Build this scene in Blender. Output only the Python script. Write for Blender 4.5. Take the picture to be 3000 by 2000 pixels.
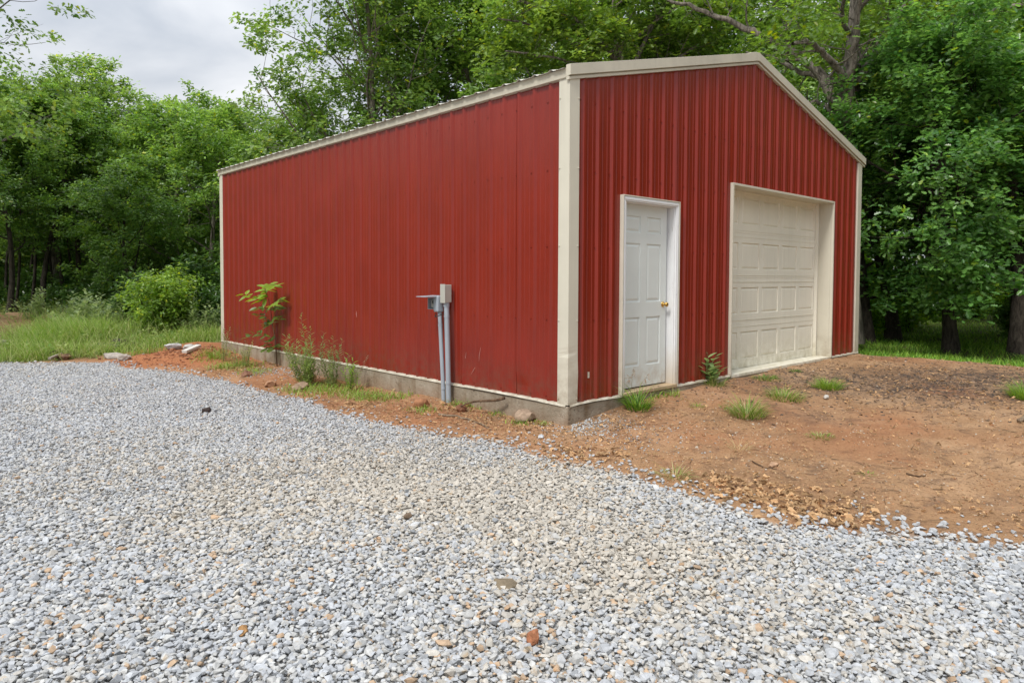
import bpy, math, random
import numpy as np
from mathutils import Vector, Matrix
R_ = math.radians
for o in list(bpy.data.objects): bpy.data.objects.remove(o)
scene = bpy.context.scene
COL = scene.collection

# ------------------------------------------------------------------ camera
CAM = np.array([-5.032, -4.572, 1.269]); F_PX = 2016.4
PITCH, YAW, ROLL, SHIFT = .03716, .75160, .0041, -114.9
_F = np.array([math.sin(YAW)*math.cos(PITCH), math.cos(YAW)*math.cos(PITCH), -math.sin(PITCH)])
_R = np.array([math.cos(YAW), -math.sin(YAW), 0.]); _U = np.cross(_R, _F)
_R, _U = _R*math.cos(ROLL)+_U*math.sin(ROLL), -_R*math.sin(ROLL)+_U*math.cos(ROLL)
cd = bpy.data.cameras.new('camera'); cam = bpy.data.objects.new('camera', cd); COL.objects.link(cam)
m = Matrix(((_R[0], _U[0], -_F[0], CAM[0]), (_R[1], _U[1], -_F[1], CAM[1]), (_R[2], _U[2], -_F[2], CAM[2]), (0, 0, 0, 1)))
cam.matrix_world = m
cd.sensor_width = 36; cd.lens = 36*F_PX/3000; cd.shift_y = SHIFT/3000; cd.clip_end = 1000; cd.clip_start = .05
scene.camera = cam
# ------------------------------------------------------------------ sky, sun, exposure
SUN = Vector((-.82, -.18, 1.08)).normalized()
elev = math.asin(SUN.z); azim = math.atan2(SUN.x, SUN.y)
world = bpy.data.worlds.new('World'); scene.world = world; world.use_nodes = True
nt = world.node_tree; nt.nodes.clear()
def N(nt, t, **k):
    n = nt.nodes.new(t)
    for a, b in k.items():
        if a.startswith('i_'):
            n.inputs[a[2:].replace('_', ' ')].default_value = b
        else: setattr(n, a, b)
    return n
sky = N(nt, 'ShaderNodeTexSky', sky_type='NISHITA', sun_disc=False, sun_elevation=elev, sun_rotation=azim, dust_density=3.0)
tc = N(nt, 'ShaderNodeTexCoord'); sep = N(nt, 'ShaderNodeSeparateXYZ')
nt.links.new(tc.outputs['Generated'], sep.inputs[0])
zz = N(nt, 'ShaderNodeMath', operation='MAXIMUM'); nt.links.new(sep.outputs['Z'], zz.inputs[0]); zz.inputs[1].default_value = 0
# flat cloud layer: direction divided by height
den = N(nt, 'ShaderNodeMath', operation='ADD'); nt.links.new(zz.outputs[0], den.inputs[0]); den.inputs[1].default_value = .22
dv = N(nt, 'ShaderNodeVectorMath', operation='SCALE'); inv = N(nt, 'ShaderNodeMath', operation='DIVIDE'); inv.inputs[0].default_value = 1
nt.links.new(den.outputs[0], inv.inputs[1]); nt.links.new(tc.outputs['Generated'], dv.inputs[0]); nt.links.new(inv.outputs[0], dv.inputs['Scale'])
n1 = N(nt, 'ShaderNodeTexNoise', i_Scale=1.5, i_Detail=6.0, i_Roughness=.5, i_Distortion=.3)
nt.links.new(dv.outputs[0], n1.inputs['Vector'])
cr = N(nt, 'ShaderNodeValToRGB'); nt.links.new(n1.outputs['Fac'], cr.inputs[0])
cr.color_ramp.elements[0].position = .34; cr.color_ramp.elements[0].color = (.36, .40, .46, 1)
cr.color_ramp.elements[1].position = .66; cr.color_ramp.elements[1].color = (.70, .71, .73, 1)
grad = N(nt, 'ShaderNodeMath', operation='MULTIPLY_ADD'); nt.links.new(zz.outputs[0], grad.inputs[0])
pw = N(nt, 'ShaderNodeMath', operation='POWER'); nt.links.new(zz.outputs[0], pw.inputs[0]); pw.inputs[1].default_value = 1.6
nt.links.new(pw.outputs[0], grad.inputs[0]); grad.inputs[1].default_value = 18.5; grad.inputs[2].default_value = 9.3
cs = N(nt, 'ShaderNodeVectorMath', operation='SCALE'); nt.links.new(cr.outputs[0], cs.inputs[0]); nt.links.new(grad.outputs[0], cs.inputs['Scale'])
mx = N(nt, 'ShaderNodeMix', data_type='RGBA'); mx.inputs['Factor'].default_value = .93
nt.links.new(sky.outputs[0], mx.inputs['A']); nt.links.new(cs.outputs[0], mx.inputs['B'])
bg = N(nt, 'ShaderNodeBackground', i_Strength=.1); nt.links.new(mx.outputs['Result'], bg.inputs[0])
wo = N(nt, 'ShaderNodeOutputWorld'); nt.links.new(bg.outputs[0], wo.inputs[0])
sd = bpy.data.lights.new('sun', 'SUN'); sd.energy = 2.3; sd.angle = R_(13); sd.color = (1, .965, .91)
so = bpy.data.objects.new('sun', sd); COL.objects.link(so); so.rotation_euler = SUN.to_track_quat('Z', 'Y').to_euler()
so.location = (-20, 5, 30)
scene.view_settings.view_transform = 'Standard'; scene.view_settings.look = 'None'
scene.view_settings.exposure = 0.34; scene.view_settings.gamma = 1
scene.cycles.max_bounces = 8; scene.cycles.diffuse_bounces = 5; scene.cycles.transmission_bounces = 4
scene.cycles.transparent_max_bounces = 4

# ------------------------------------------------------------------ helpers
def srgb(r, g, b):
    f = lambda c: (c/255/12.92 if c <= 10 else ((c/255+.055)/1.055)**2.4)
    return (f(r), f(g), f(b), 1)
def tag(o, label=None, cat=None, group=None, kind=None):
    if label: o['label'] = label
    if cat: o['category'] = cat
    if group: o['group'] = group
    if kind: o['kind'] = kind
    return o
def thing(name, label, cat, loc=(0, 0, 0), rz=0, group=None):
    o = bpy.data.objects.new(name, None); COL.objects.link(o); o.location = loc; o.rotation_euler = (0, 0, rz)
    o.empty_display_size = .2
    return tag(o, label, cat, group)
def link(name, me, parent=None, mats=()):
    o = bpy.data.objects.new(name, me); COL.objects.link(o)
    for mt in mats: me.materials.append(mt)
    if parent is not None: o.parent = parent
    return o
def copy_tree(o, parent=None):
    c = o.copy(); COL.objects.link(c)
    if parent is not None: c.parent = parent
    for ch in [x for x in bpy.data.objects if x.parent == o]:
        copy_tree(ch, c)
    return c
def np_mesh(name, V, loops, counts, col=None, attrs=None, smooth=False):
    me = bpy.data.meshes.new(name)
    V = np.asarray(V, dtype=np.float32); loops = np.asarray(loops, dtype=np.int32); counts = np.asarray(counts, dtype=np.int32)
    me.vertices.add(len(V)); me.vertices.foreach_set('co', V.ravel())
    me.loops.add(len(loops)); me.loops.foreach_set('vertex_index', loops)
    me.polygons.add(len(counts)); starts = np.concatenate(([0], np.cumsum(counts)[:-1])).astype(np.int32)
    me.polygons.foreach_set('loop_start', starts); me.polygons.foreach_set('loop_total', counts)
    me.polygons.foreach_set('use_smooth', np.full(len(counts), smooth))
    if col is not None:
        a = me.color_attributes.new('Col', 'FLOAT_COLOR', 'POINT')
        c4 = np.ones((len(V), 4), np.float32); c4[:, :3] = col; a.data.foreach_set('color', c4.ravel())
    for k, v in (attrs or {}).items():
        a = me.attributes.new(k, 'FLOAT', 'POINT'); a.data.foreach_set('value', np.asarray(v, dtype=np.float32))
    me.update(calc_edges=True); me.validate()
    return me
def stamp(tv, tf, pos, rot, scl, col=None):
    """copies of a template: tv (k,3), tf list of faces, pos (n,3), rot (n,3,3), scl (n,) or (n,3)"""
    tv = np.asarray(tv, float); n = len(pos); k = len(tv)
    scl = np.asarray(scl, float)
    if scl.ndim == 1: scl = scl[:, None].repeat(3, 1)
    V = np.einsum('nij,nkj->nki', rot, tv[None]*scl[:, None, :]) + pos[:, None, :]
    fl = np.concatenate([np.asarray(f) for f in tf]); cn = np.array([len(f) for f in tf])
    L = (fl[None, :] + (np.arange(n)*k)[:, None]).ravel(); Cn = np.tile(cn, n)
    Cc = None if col is None else np.repeat(col, k, axis=0)
    return V.reshape(-1, 3), L, Cn, Cc
def merge(parts):
    V = []; L = []; Cn = []; Cc = []; off = 0
    for v, l, c, cc in parts:
        V.append(v); L.append(l+off); Cn.append(c); off += len(v)
        Cc.append(cc if cc is not None else np.ones((len(v), 3)))
    return np.concatenate(V), np.concatenate(L), np.concatenate(Cn), np.concatenate(Cc)
def unit(v): return v/np.maximum(np.linalg.norm(v, axis=-1, keepdims=True), 1e-9)
def frames(nrm, rng, spin=None):
    """rotation matrices whose local z is nrm and whose local y is random in the plane (or near spin)"""
    nrm = unit(nrm); r = rng.normal(size=nrm.shape) if spin is None else spin
    y = unit(r - (r*nrm).sum(-1, keepdims=True)*nrm); x = np.cross(y, nrm)
    return np.stack([x, y, nrm], axis=-1)
class MB:
    def __init__(s): s.v = []; s.f = []
    def quadbox(s, c8):
        i = len(s.v); s.v += [tuple(c) for c in c8]
        s.f += [[i+j for j in q] for q in ((0, 3, 2, 1), (4, 5, 6, 7), (0, 1, 5, 4), (1, 2, 6, 5), (2, 3, 7, 6), (3, 0, 4, 7))]
        return s
    def box(s, x0, x1, y0, y1, z0, z1):
        return s.quadbox([(x0, y0, z0), (x1, y0, z0), (x1, y1, z0), (x0, y1, z0), (x0, y0, z1), (x1, y0, z1), (x1, y1, z1), (x0, y1, z1)])
    def prism(s, poly, vec):
        i = len(s.v); n = len(poly); s.v += [tuple(p) for p in poly]; s.v += [tuple(np.add(p, vec)) for p in poly]
        s.f.append([i+j for j in range(n)][::-1]); s.f.append([i+n+j for j in range(n)])
        s.f += [[i+j, i+(j+1) % n, i+n+(j+1) % n, i+n+j] for j in range(n)]
        return s
    def tube(s, pts, rad, k=10, cap=True):
        pts = np.asarray(pts, float); n = len(pts); rad = np.broadcast_to(rad, (n,)); i = len(s.v)
        t = unit(np.gradient(pts, axis=0)); up = np.array([0, 0, 1.]) if abs(t[0][2]) < .9 else np.array([1., 0, 0])
        a = unit(np.cross(t[0], up))
        for j in range(n):
            a = unit(a - t[j]*(a@t[j])); b = np.cross(t[j], a)
            for q in range(k):
                w = 2*math.pi*q/k; s.v.append(tuple(pts[j]+rad[j]*(a*math.cos(w)+b*math.sin(w))))
        for j in range(n-1):
            for q in range(k): s.f.append([i+j*k+q, i+j*k+(q+1) % k, i+(j+1)*k+(q+1) % k, i+(j+1)*k+q])
        if cap: s.f.append([i+q for q in range(k)][::-1]); s.f.append([i+(n-1)*k+q for q in range(k)])
        return s
    def build(s, name, mat, parent=None, bevel=0, smooth=False, seg=2):
        me = bpy.data.meshes.new(name); me.from_pydata(s.v, [], s.f); me.update()
        if smooth: me.polygons.foreach_set('use_smooth', [True]*len(me.polygons))
        o = link(name, me, parent, [mat])
        if bevel:
            b = o.modifiers.new('bevel', 'BEVEL'); b.width = bevel; b.segments = seg; b.limit_method = 'ANGLE'; b.angle_limit = R_(35)
        return o
def vnoise(x, y, s, seed=0):
    x = np.asarray(x, float)/s; y = np.asarray(y, float)/s; xi = np.floor(x).astype(int); yi = np.floor(y).astype(int)
    def h(a, b):
        q = (a*374761393 + b*668265263 + seed*974634777) & 0xffffffff
        q = ((q ^ (q >> 13))*1274126177) & 0xffffffff
        return ((q ^ (q >> 16)) & 0xffff)/65535.
    fx = x-xi; fy = y-yi; fx = fx*fx*(3-2*fx); fy = fy*fy*(3-2*fy)
    return (h(xi, yi)*(1-fx)+h(xi+1, yi)*fx)*(1-fy)+(h(xi, yi+1)*(1-fx)+h(xi+1, yi+1)*fx)*fy
def fbm(x, y, s, o=4, seed=0):
    r = 0; a = .5; 
    for i in range(o): r = r+a*vnoise(x, y, s/2**i, seed+i); a *= .5
    return r/(1-.5**o)

# a measured picture point at a given height, depth or on the ground becomes a place in the scene
def ray(u, v): return _F+_R*(u-1500)/F_PX+_U*(1000+SHIFT-v)/F_PX
def at_axis(u, v, ax, val):
    d = ray(u, v); return CAM+d*((val-CAM[ax])/d[ax])
def at_depth(u, v, dep): return CAM+ray(u, v)*dep

# ------------------------------------------------------------------ terrain shape
ANCH = []
def anc(x, y, z): ANCH.append((x, y, z))
for u, v in ((806, 1066), (881, 1086), (1030, 1121), (1185, 1149), (1292, 1168), (1489, 1215), (1615, 1236)): anc(*at_axis(u, v, 0, -.03))
anc(-.02, -.02, -.19); anc(.35, -.05, -.16); anc(.9, -.06, -.105); anc(1.9, -.06, -.055); anc(3, -.05, -.03); anc(4.6, -.05, -.028); anc(6.2, -.05, -.028); anc(7.3, -.05, -.045)
anc(-.03, 9, -.22); anc(-.1, 8, -.21)
for x, y in ((-.9, 1.2), (-.8, 2.8), (-.8, 4.5), (-.9, 6.5), (-.9, 8.6), (-.9, -.9), (-.8, -2.3), (.0, -3.6)): anc(x, y, -.285)
for x, y in ((-5, -4.6), (-8, -2), (-6, 4), (-3, 3), (-3, 7), (-4, 10.5), (-9, 8), (-2, -4.5), (-3, -8), (1, -6), (-12, -9), (-14, 4), (-3, 0)): anc(x, y, -.31)
anc(1.3, -1.3, -.16); anc(2.5, -2.5, -.15); anc(4, -1.2, -.08); anc(5.5, -2.2, -.05); anc(7.2, -2.2, -.01); anc(7.4, -1, -.02); anc(7.0, -4, -.05); anc(4, -4.5, -.15); anc(7, -7, -.1); anc(3, -7, -.25)
anc(9.2, 0, -.30); anc(9.2, -2.4, -.3); anc(9.2, -5, -.3); anc(9, 4, -.3); anc(9, 9, -.3); anc(12, 0, -.3); anc(12, -4, -.3); anc(15, 6, -.3); anc(15, -6, -.3)
anc(20, 0, -.25); anc(8, 14, -.3); anc(0, 14, -.27); anc(-6, 14, -.3); anc(2, 20, -.3); anc(-6, 22, -.3); anc(-14, 16, -.3); anc(12, 20, -.3); anc(24, 14, -.25); anc(14, -14, -.3); anc(0, -16, -.3)
for a in range(12): anc(5+45*math.cos(a*.5236), 5+45*math.sin(a*.5236), -.3); anc(5+150*math.cos(a*.5236), 5+150*math.sin(a*.5236), -.3)
ANCH = np.array(ANCH)
def tps_k(r): return r*.5            # biharmonic-like, stays tame
_D = np.linalg.norm(ANCH[:, None, :2]-ANCH[None, :, :2], axis=-1); n_ = len(ANCH)
_A = np.zeros((n_+1, n_+1)); _A[:n_, :n_] = tps_k(_D)-np.eye(n_)*.002; _A[:n_, n_] = 1; _A[n_, :n_] = 1
_W = np.linalg.solve(_A, np.append(ANCH[:, 2], 0))
MOUNDS = []
def zbase(x, y):
    x = np.atleast_1d(np.asarray(x, float)); y = np.atleast_1d(np.asarray(y, float)); sh = x.shape; x = x.ravel(); y = y.ravel()
    z = np.zeros(len(x))
    for i in range(0, len(x), 20000):
        xx = x[i:i+20000]; yy = y[i:i+20000]
        z[i:i+20000] = tps_k(np.hypot(xx[:, None]-ANCH[None, :, 0], yy[:, None]-ANCH[None, :, 1]))@_W[:n_]+_W[n_]
    for mx_, my_, mh, mr, mr2 in MOUNDS:
        # elongated along the camera's right direction
        dx = x-mx_; dy = y-my_; a = dx*_R[0]+dy*_R[1]; b = dx*_R[1]-dy*_R[0]
        z += mh*np.exp(-(a/mr)**2-(b/mr2)**2)
    return z.reshape(sh)
def ground(u, v):
    d = ray(u, v); t = 2.0; p = None
    while t < 120:
        p = CAM+d*t
        if p[2] <= zbase(p[0], p[1])[0]: break
        t += .05 if t < 20 else .3
    return p
p = at_axis(545, 1052, 2, -.28); MOUNDS.append((p[0], p[1], .14, .75, .5))
p = at_depth(0, 940, 17.5); MOUNDS.append((p[0], p[1], .58, 1.5, 1.2))
p = at_depth(175, 930, 18.5); MOUNDS.append((p[0], p[1], .25, 1.0, .8))
p = at_depth(300, 960, 15.5); MOUNDS.append((p[0], p[1], .08, 1.6, 1.0))
p = at_depth(590, 960, 14.0); MOUNDS.append((p[0], p[1], .14, .9, 1.0))

EDGE_PX = [(0, 1063), (100, 1063), (330, 1060), (370, 1078), (520, 1092), (700, 1130), (900, 1180), (1050, 1238), (1250, 1280), (1450, 1308), (1600, 1345), (1750, 1388), (1900, 1425), (2000, 1450), (2130, 1490), (2300, 1545), (2480, 1562), (2650, 1568), (2800, 1590), (3000, 1615), (3300, 1650)]
EDGE = [at_axis(u, v, 2, -.30)[:2] for u, v in EDGE_PX]
GPOLY = np.array([(-16, 11), (-9, 11.6)]+[tuple(e) for e in EDGE]+[(1.2, -6.5), (2.5, -14), (-16, -14)])
def inpoly(x, y, P):
    r = np.zeros(x.shape, bool); j = len(P)-1
    for i in range(len(P)):
        c = ((P[i, 1] > y) != (P[j, 1] > y)) & (x < (P[j, 0]-P[i, 0])*(y-P[i, 1])/(P[j, 1]-P[i, 1]+1e-12)+P[i, 0]); r ^= c; j = i
    return r
def edgedist(x, y, P):
    d = np.full(x.shape, 1e9)
    for i in range(len(P)):
        a = P[i]; b = P[(i+1) % len(P)]; ab = b-a
        t = np.clip(((x-a[0])*ab[0]+(y-a[1])*ab[1])/(ab@ab), 0, 1); d = np.minimum(d, np.hypot(x-a[0]-t*ab[0], y-a[1]-t*ab[1]))
    return d
def gravel_sd(x, y):          # positive inside the gravel
    d = edgedist(x, y, GPOLY); return np.where(inpoly(x, y, GPOLY), d, -d)+(fbm(x, y, .6, 3, 5)-.5)*.28

# ------------------------------------------------------------------ materials
def mat(name):
    m = bpy.data.materials.new(name); m.use_nodes = True; t = m.node_tree
    return m, t, t.nodes['Principled BSDF']
def noise(t, scale, detail=4, rough=.55, coord=None, dist=0):
    n = N(t, 'ShaderNodeTexNoise'); n.inputs['Scale'].default_value = scale; n.inputs['Detail'].default_value = detail
    n.inputs['Roughness'].default_value = rough; n.inputs['Distortion'].default_value = dist
    if coord is not None: t.links.new(coord, n.inputs['Vector'])
    return n
def ramp(t, src, stops):
    r = N(t, 'ShaderNodeValToRGB'); e = r.color_ramp.elements
    while len(e) < len(stops): e.new(.5)
    for i, (p_, c) in enumerate(stops): e[i].position = p_; e[i].color = c if len(c) == 4 else (*c, 1)
    t.links.new(src, r.inputs[0]); return r
def mixc(t, fac, a, b, bt='MIX'):
    m_ = N(t, 'ShaderNodeMix', data_type='RGBA', blend_type=bt)
    for s, k in ((fac, 'Factor'), (a, 'A'), (b, 'B')):
        if isinstance(s, (int, float)): m_.inputs[k].default_value = s
        elif isinstance(s, tuple): m_.inputs[k].default_value = s if len(s) == 4 else (*s, 1)
        else: t.links.new(s, m_.inputs[k])
    return m_.outputs['Result']
def bump(t, b, src, strength=.3, dist=.01, prev=None):
    n = N(t, 'ShaderNodeBump'); n.inputs['Strength'].default_value = strength; n.inputs['Distance'].default_value = dist
    t.links.new(src, n.inputs['Height'])
    if prev is not None: t.links.new(prev.outputs[0], n.inputs['Normal'])
    t.links.new(n.outputs[0], b.inputs['Normal']); return n
def objcoord(t, scale=(1, 1, 1)):
    c = N(t, 'ShaderNodeTexCoord'); mp = N(t, 'ShaderNodeMapping'); t.links.new(c.outputs['Object'], mp.inputs[0]); mp.inputs['Scale'].default_value = scale
    return mp.outputs[0]
def paint(name, col, rough=.4, var=.12, streak=True, spec=.5, dirt=None, dirtz=None):
    m, t, b = mat(name); c = objcoord(t)
    n = noise(t, 1.7, 5, .6, c)
    lo = tuple(x*(1-var) for x in col[:3]); hi = tuple(min(1, x*(1+var)) for x in col[:3])
    base = ramp(t, n.outputs[0], [(.3, lo), (.7, hi)]).outputs[0]
    if streak:
        c2 = objcoord(t, (14, 14, .7)); n2 = noise(t, 1.0, 4, .6, c2)
        f = ramp(t, n2.outputs[0], [(.52, (0, 0, 0)), (.8, (.35, .35, .35))])
        base = mixc(t, f.outputs[0], base, tuple(x*.72+.012 for x in col[:3]))
    if dirt:
        g = N(t, 'ShaderNodeNewGeometry'); s_ = N(t, 'ShaderNodeSeparateXYZ'); t.links.new(g.outputs['Position'], s_.inputs[0])
        mr = N(t, 'ShaderNodeMapRange'); mr.inputs[1].default_value = dirtz[0]; mr.inputs[2].default_value = dirtz[1]; mr.inputs[3].default_value = 1; mr.inputs[4].default_value = 0
        t.links.new(s_.outputs['Z'], mr.inputs[0]); n3 = noise(t, 9, 5, .65, c)
        mu = N(t, 'ShaderNodeMath', operation='MULTIPLY'); t.links.new(mr.outputs[0], mu.inputs[0]); r3 = ramp(t, n3.outputs[0], [(.38, (0, 0, 0)), (.68, (1, 1, 1))]); t.links.new(r3.outputs[0], mu.inputs[1])
        base = mixc(t, mu.outputs[0], base, dirt)
    t.links.new(base, b.inputs['Base Color']); b.inputs['Roughness'].default_value = rough; b.inputs['Specular IOR Level'].default_value = spec
    n4 = noise(t, 160, 2, .5, c); bump(t, b, n4.outputs[0], .05, .001)
    return m
M = {}
M['red'] = paint('barn red enamel', (.225, .0195, .009), .26, .09, True, .5, (.17, .05, .03), (0, .45))
M['tan'] = paint('tan trim enamel', (.60, .565, .465), .42, .06, True, .5, (.33, .27, .19), (-.05, .5))
M['taneave'] = paint('weathered tan enamel', (.53, .495, .40), .5, .12, True, .4)
M['roof'] = paint('pale roof sheet', (.52, .49, .42), .4, .1, True)
M['door'] = paint('cool white door paint', (.66, .70, .68), .45, .04, False, .4, (.42, .30, .19), (0, .35))
M['garage'] = paint('cream door enamel', (.77, .735, .63), .45, .05, True, .4, (.48, .43, .30), (-.05, .45))
M['pvc'] = paint('grey conduit', (.33, .37, .41), .45, .08, False)
M['boxgrey'] = paint('beige grey box', (.42, .41, .36), .45, .08, False)
M['black'] = paint('black plastic', (.012, .012, .012), .5, .2, False)
m, t, b = mat('brass'); b.inputs['Base Color'].default_value = (.62, .40, .12, 1); b.inputs['Metallic'].default_value = 1; b.inputs['Roughness'].default_value = .22; M['brass'] = m
m, t, b = mat('scratched steel'); b.inputs['Base Color'].default_value = (.55, .36, .32, 1); b.inputs['Roughness'].default_value = .5; M['scratch'] = m
# flaky white casing paint
m, t, b = mat('flaking white paint'); c = objcoord(t, (18, 18, 3)); n = noise(t, 2.4, 6, .7, c)
r = ramp(t, n.outputs[0], [(.30, (.30, .25, .22)), (.36, (.70, .71, .72)), (.6, (.75, .76, .77))])
g = N(t, 'ShaderNodeNewGeometry'); s_ = N(t, 'ShaderNodeSeparateXYZ'); t.links.new(g.outputs['Position'], s_.inputs[0])
mr = N(t, 'ShaderNodeMapRange'); mr.inputs[1].default_value = .02; mr.inputs[2].default_value = .5; mr.inputs[3].default_value = .75; mr.inputs[4].default_value = 0; t.links.new(s_.outputs['Z'], mr.inputs[0])
t.links.new(mixc(t, mr.outputs[0], r.outputs[0], (.50, .40, .27)), b.inputs['Base Color']); b.inputs['Roughness'].default_value = .6
bump(t, b, n.outputs[0], .4, .004); M['casing'] = m
# concrete
m, t, b = mat('pitted concrete'); c = objcoord(t); n = noise(t, 3, 6, .6, c); n2 = noise(t, 26, 6, .7, c)
r = ramp(t, n.outputs[0], [(.3, (.22, .175, .125)), (.5, (.31, .26, .195)), (.7, (.40, .355, .285))])
r2 = ramp(t, n2.outputs[0], [(.36, (.25, .2, .15)), (.43, (1, 1, 1))])
c3 = objcoord(t, (3, 3, .4)); n3 = noise(t, 2, 3, .5, c3); r3 = ramp(t, n3.outputs[0], [(.5, (1, 1, 1)), (.72, (.62, .52, .42))])
x = mixc(t, 1.0, r.outputs[0], r3.outputs[0], 'MULTIPLY'); mask = noise(t, 1.3, 3, .5, c); rm = ramp(t, mask.outputs[0], [(.42, (0, 0, 0)), (.6, (1, 1, 1))])
x2 = mixc(t, 1.0, x, r2.outputs[0], 'MULTIPLY'); g = N(t, 'ShaderNodeNewGeometry'); s_ = N(t, 'ShaderNodeSeparateXYZ'); t.links.new(g.outputs['Position'], s_.inputs[0]); mr = N(t, 'ShaderNodeMapRange'); mr.inputs[1].default_value = -.28; mr.inputs[2].default_value = -.06; mr.inputs[3].default_value = .85; mr.inputs[4].default_value = 0; t.links.new(s_.outputs['Z'], mr.inputs[0])
mu = N(t, 'ShaderNodeMath', operation='MULTIPLY'); t.links.new(mr.outputs[0], mu.inputs[0]); rq = ramp(t, noise(t, 5, 5, .7, c).outputs[0], [(.35, (.25, .25, .25)), (.6, (1, 1, 1))]); t.links.new(rq.outputs[0], mu.inputs[1])
x3 = mixc(t, mu.outputs[0], mixc(t, rm.outputs[0], x, x2), (.27, .155, .085)); t.links.new(x3, b.inputs['Base Color']); b.inputs['Roughness'].default_value = .9
bump(t, b, n2.outputs[0], .8, .02); M['concrete'] = m
# bark
def bark(name, a, b_):
    m, t, b = mat(name); c = objcoord(t, (1, 1, .22)); n = noise(t, 16, 6, .7, c, .6)
    r = ramp(t, n.outputs[0], [(.34, a), (.62, b_)]); t.links.new(r.outputs[0], b.inputs['Base Color']); b.inputs['Roughness'].default_value = .92
    b.inputs['Specular IOR Level'].default_value = .15
    bump(t, b, n.outputs[0], 1.0, .04); return m
M['bark'] = bark('grey oak bark', (.05, .042, .034), (.29, .255, .215))
M['bark_dark'] = bark('dark wood bark', (.014, .011, .009), (.075, .062, .05))
# leaves: colour attribute times material colour, thin translucent
def leafmat(name, rough=.33, trans=.45, spec=.6):
    m, t, b = mat(name); a = N(t, 'ShaderNodeVertexColor', layer_name='Col')
    t.links.new(a.outputs[0], b.inputs['Base Color']); b.inputs['Roughness'].default_value = rough; b.inputs['Specular IOR Level'].default_value = spec
    tr = N(t, 'ShaderNodeBsdfTranslucent'); hs = N(t, 'ShaderNodeHueSaturation'); hs.inputs['Hue'].default_value = .485; hs.inputs['Saturation'].default_value = 1.1; hs.inputs['Value'].default_value = 1.5
    t.links.new(a.outputs[0], hs.inputs['Color']); t.links.new(hs.outputs[0], tr.inputs[0])
    ms = N(t, 'ShaderNodeMixShader'); ms.inputs[0].default_value = trans; t.links.new(b.outputs[0], ms.inputs[1]); t.links.new(tr.outputs[0], ms.inputs[2])
    t.links.new(ms.outputs[0], t.nodes['Material Output'].inputs[0]); return m
M['leaf'] = leafmat('oak leaf'); M['grass'] = leafmat('grass blade', .5, .35, .3); M['dry'] = leafmat('dry plant', .8, .15, .1)
# attribute coloured mineral
def mineral(name, vscale, amp, stain=None):
    m, t, b = mat(name); a = N(t, 'ShaderNodeVertexColor', layer_name='Col'); c = objcoord(t); n = noise(t, vscale, 5, .65, c)
    r = ramp(t, n.outputs[0], [(.3, (1-amp,)*3), (.7, (1.0+amp*.6,)*3)]); x = mixc(t, 1.0, a.outputs[0], r.outputs[0], 'MULTIPLY')
    if stain:
        n2 = noise(t, 22, 3, .5, c); r2 = ramp(t, n2.outputs[0], [(.6, (0, 0, 0)), (.7, (.8, .8, .8))]); x = mixc(t, r2.outputs[0], x, stain, 'MULTIPLY')
    t.links.new(x, b.inputs['Base Color']); b.inputs['Roughness'].default_value = .85; b.inputs['Specular IOR Level'].default_value = .25
    bump(t, b, n.outputs[0], .5, .006); return m
M['stone'] = mineral('crushed limestone', 55, .20, (.97, .78, .56))
M['rock'] = mineral('field rock', 18, .35)
M['charcoal'] = mineral('charred wood', 20, .5)
# ground
m, t, b = mat('bare earth, gravel and turf'); c = objcoord(t)
def attr(k): n = N(t, 'ShaderNodeAttribute', attribute_name=k); return n.outputs['Fac']
n1 = noise(t, .7, 6, .62, c, .4); n2 = noise(t, 5.5, 7, .72, c, .3); n3 = noise(t, 42, 6, .75, c); n4 = noise(t, 170, 3, .7, c)
dirt = ramp(t, n1.outputs[0], [(.30, (.25, .145, .075)), (.48, (.36, .21, .11)), (.64, (.46, .295, .17))]).outputs[0]
dirt = mixc(t, ramp(t, n2.outputs[0], [(.34, (.75, .75, .75)), (.5, (0, 0, 0))]).outputs[0], dirt, (.15, .092, .06))
dirt = mixc(t, ramp(t, n3.outputs[0], [(.55, (0, 0, 0)), (.68, (.5, .5, .5))]).outputs[0], dirt, (.44, .29, .19))
dirt = mixc(t, ramp(t, n3.outputs[0], [(.34, (.85, .85, .85)), (.47, (0, 0, 0))]).outputs[0], dirt, (.14, .08, .045))
dirt = mixc(t, attr('redness'), dirt, (.36, .15, .07))
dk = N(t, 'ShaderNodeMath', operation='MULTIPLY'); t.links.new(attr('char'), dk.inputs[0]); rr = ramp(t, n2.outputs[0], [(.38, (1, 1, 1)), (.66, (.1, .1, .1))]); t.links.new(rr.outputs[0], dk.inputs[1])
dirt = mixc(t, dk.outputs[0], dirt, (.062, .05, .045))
vo = N(t, 'ShaderNodeTexVoronoi'); vo.inputs['Scale'].default_value = 22; t.links.new(c, vo.inputs['Vector'])
grv = ramp(t, vo.outputs['Color'], [(.2, (.38, .37, .35)), (.8, (.50, .49, .46))]).outputs[0]
trf = ramp(t, n2.outputs[0], [(.35, (.045, .06, .018)), (.6, (.10, .115, .035))]).outputs[0]
x = mixc(t, attr('gravel'), dirt, grv); x = mixc(t, attr('turf'), x, trf)
t.links.new(x, b.inputs['Base Color']); b.inputs['Roughness'].default_value = .95; b.inputs['Specular IOR Level'].default_value = .12
b1 = bump(t, b, n2.outputs[0], .8, .05); b2 = bump(t, b, n3.outputs[0], .8, .012, b1); bump(t, b, n4.outputs[0], .6, .003, b2)
M['ground'] = m

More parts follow.
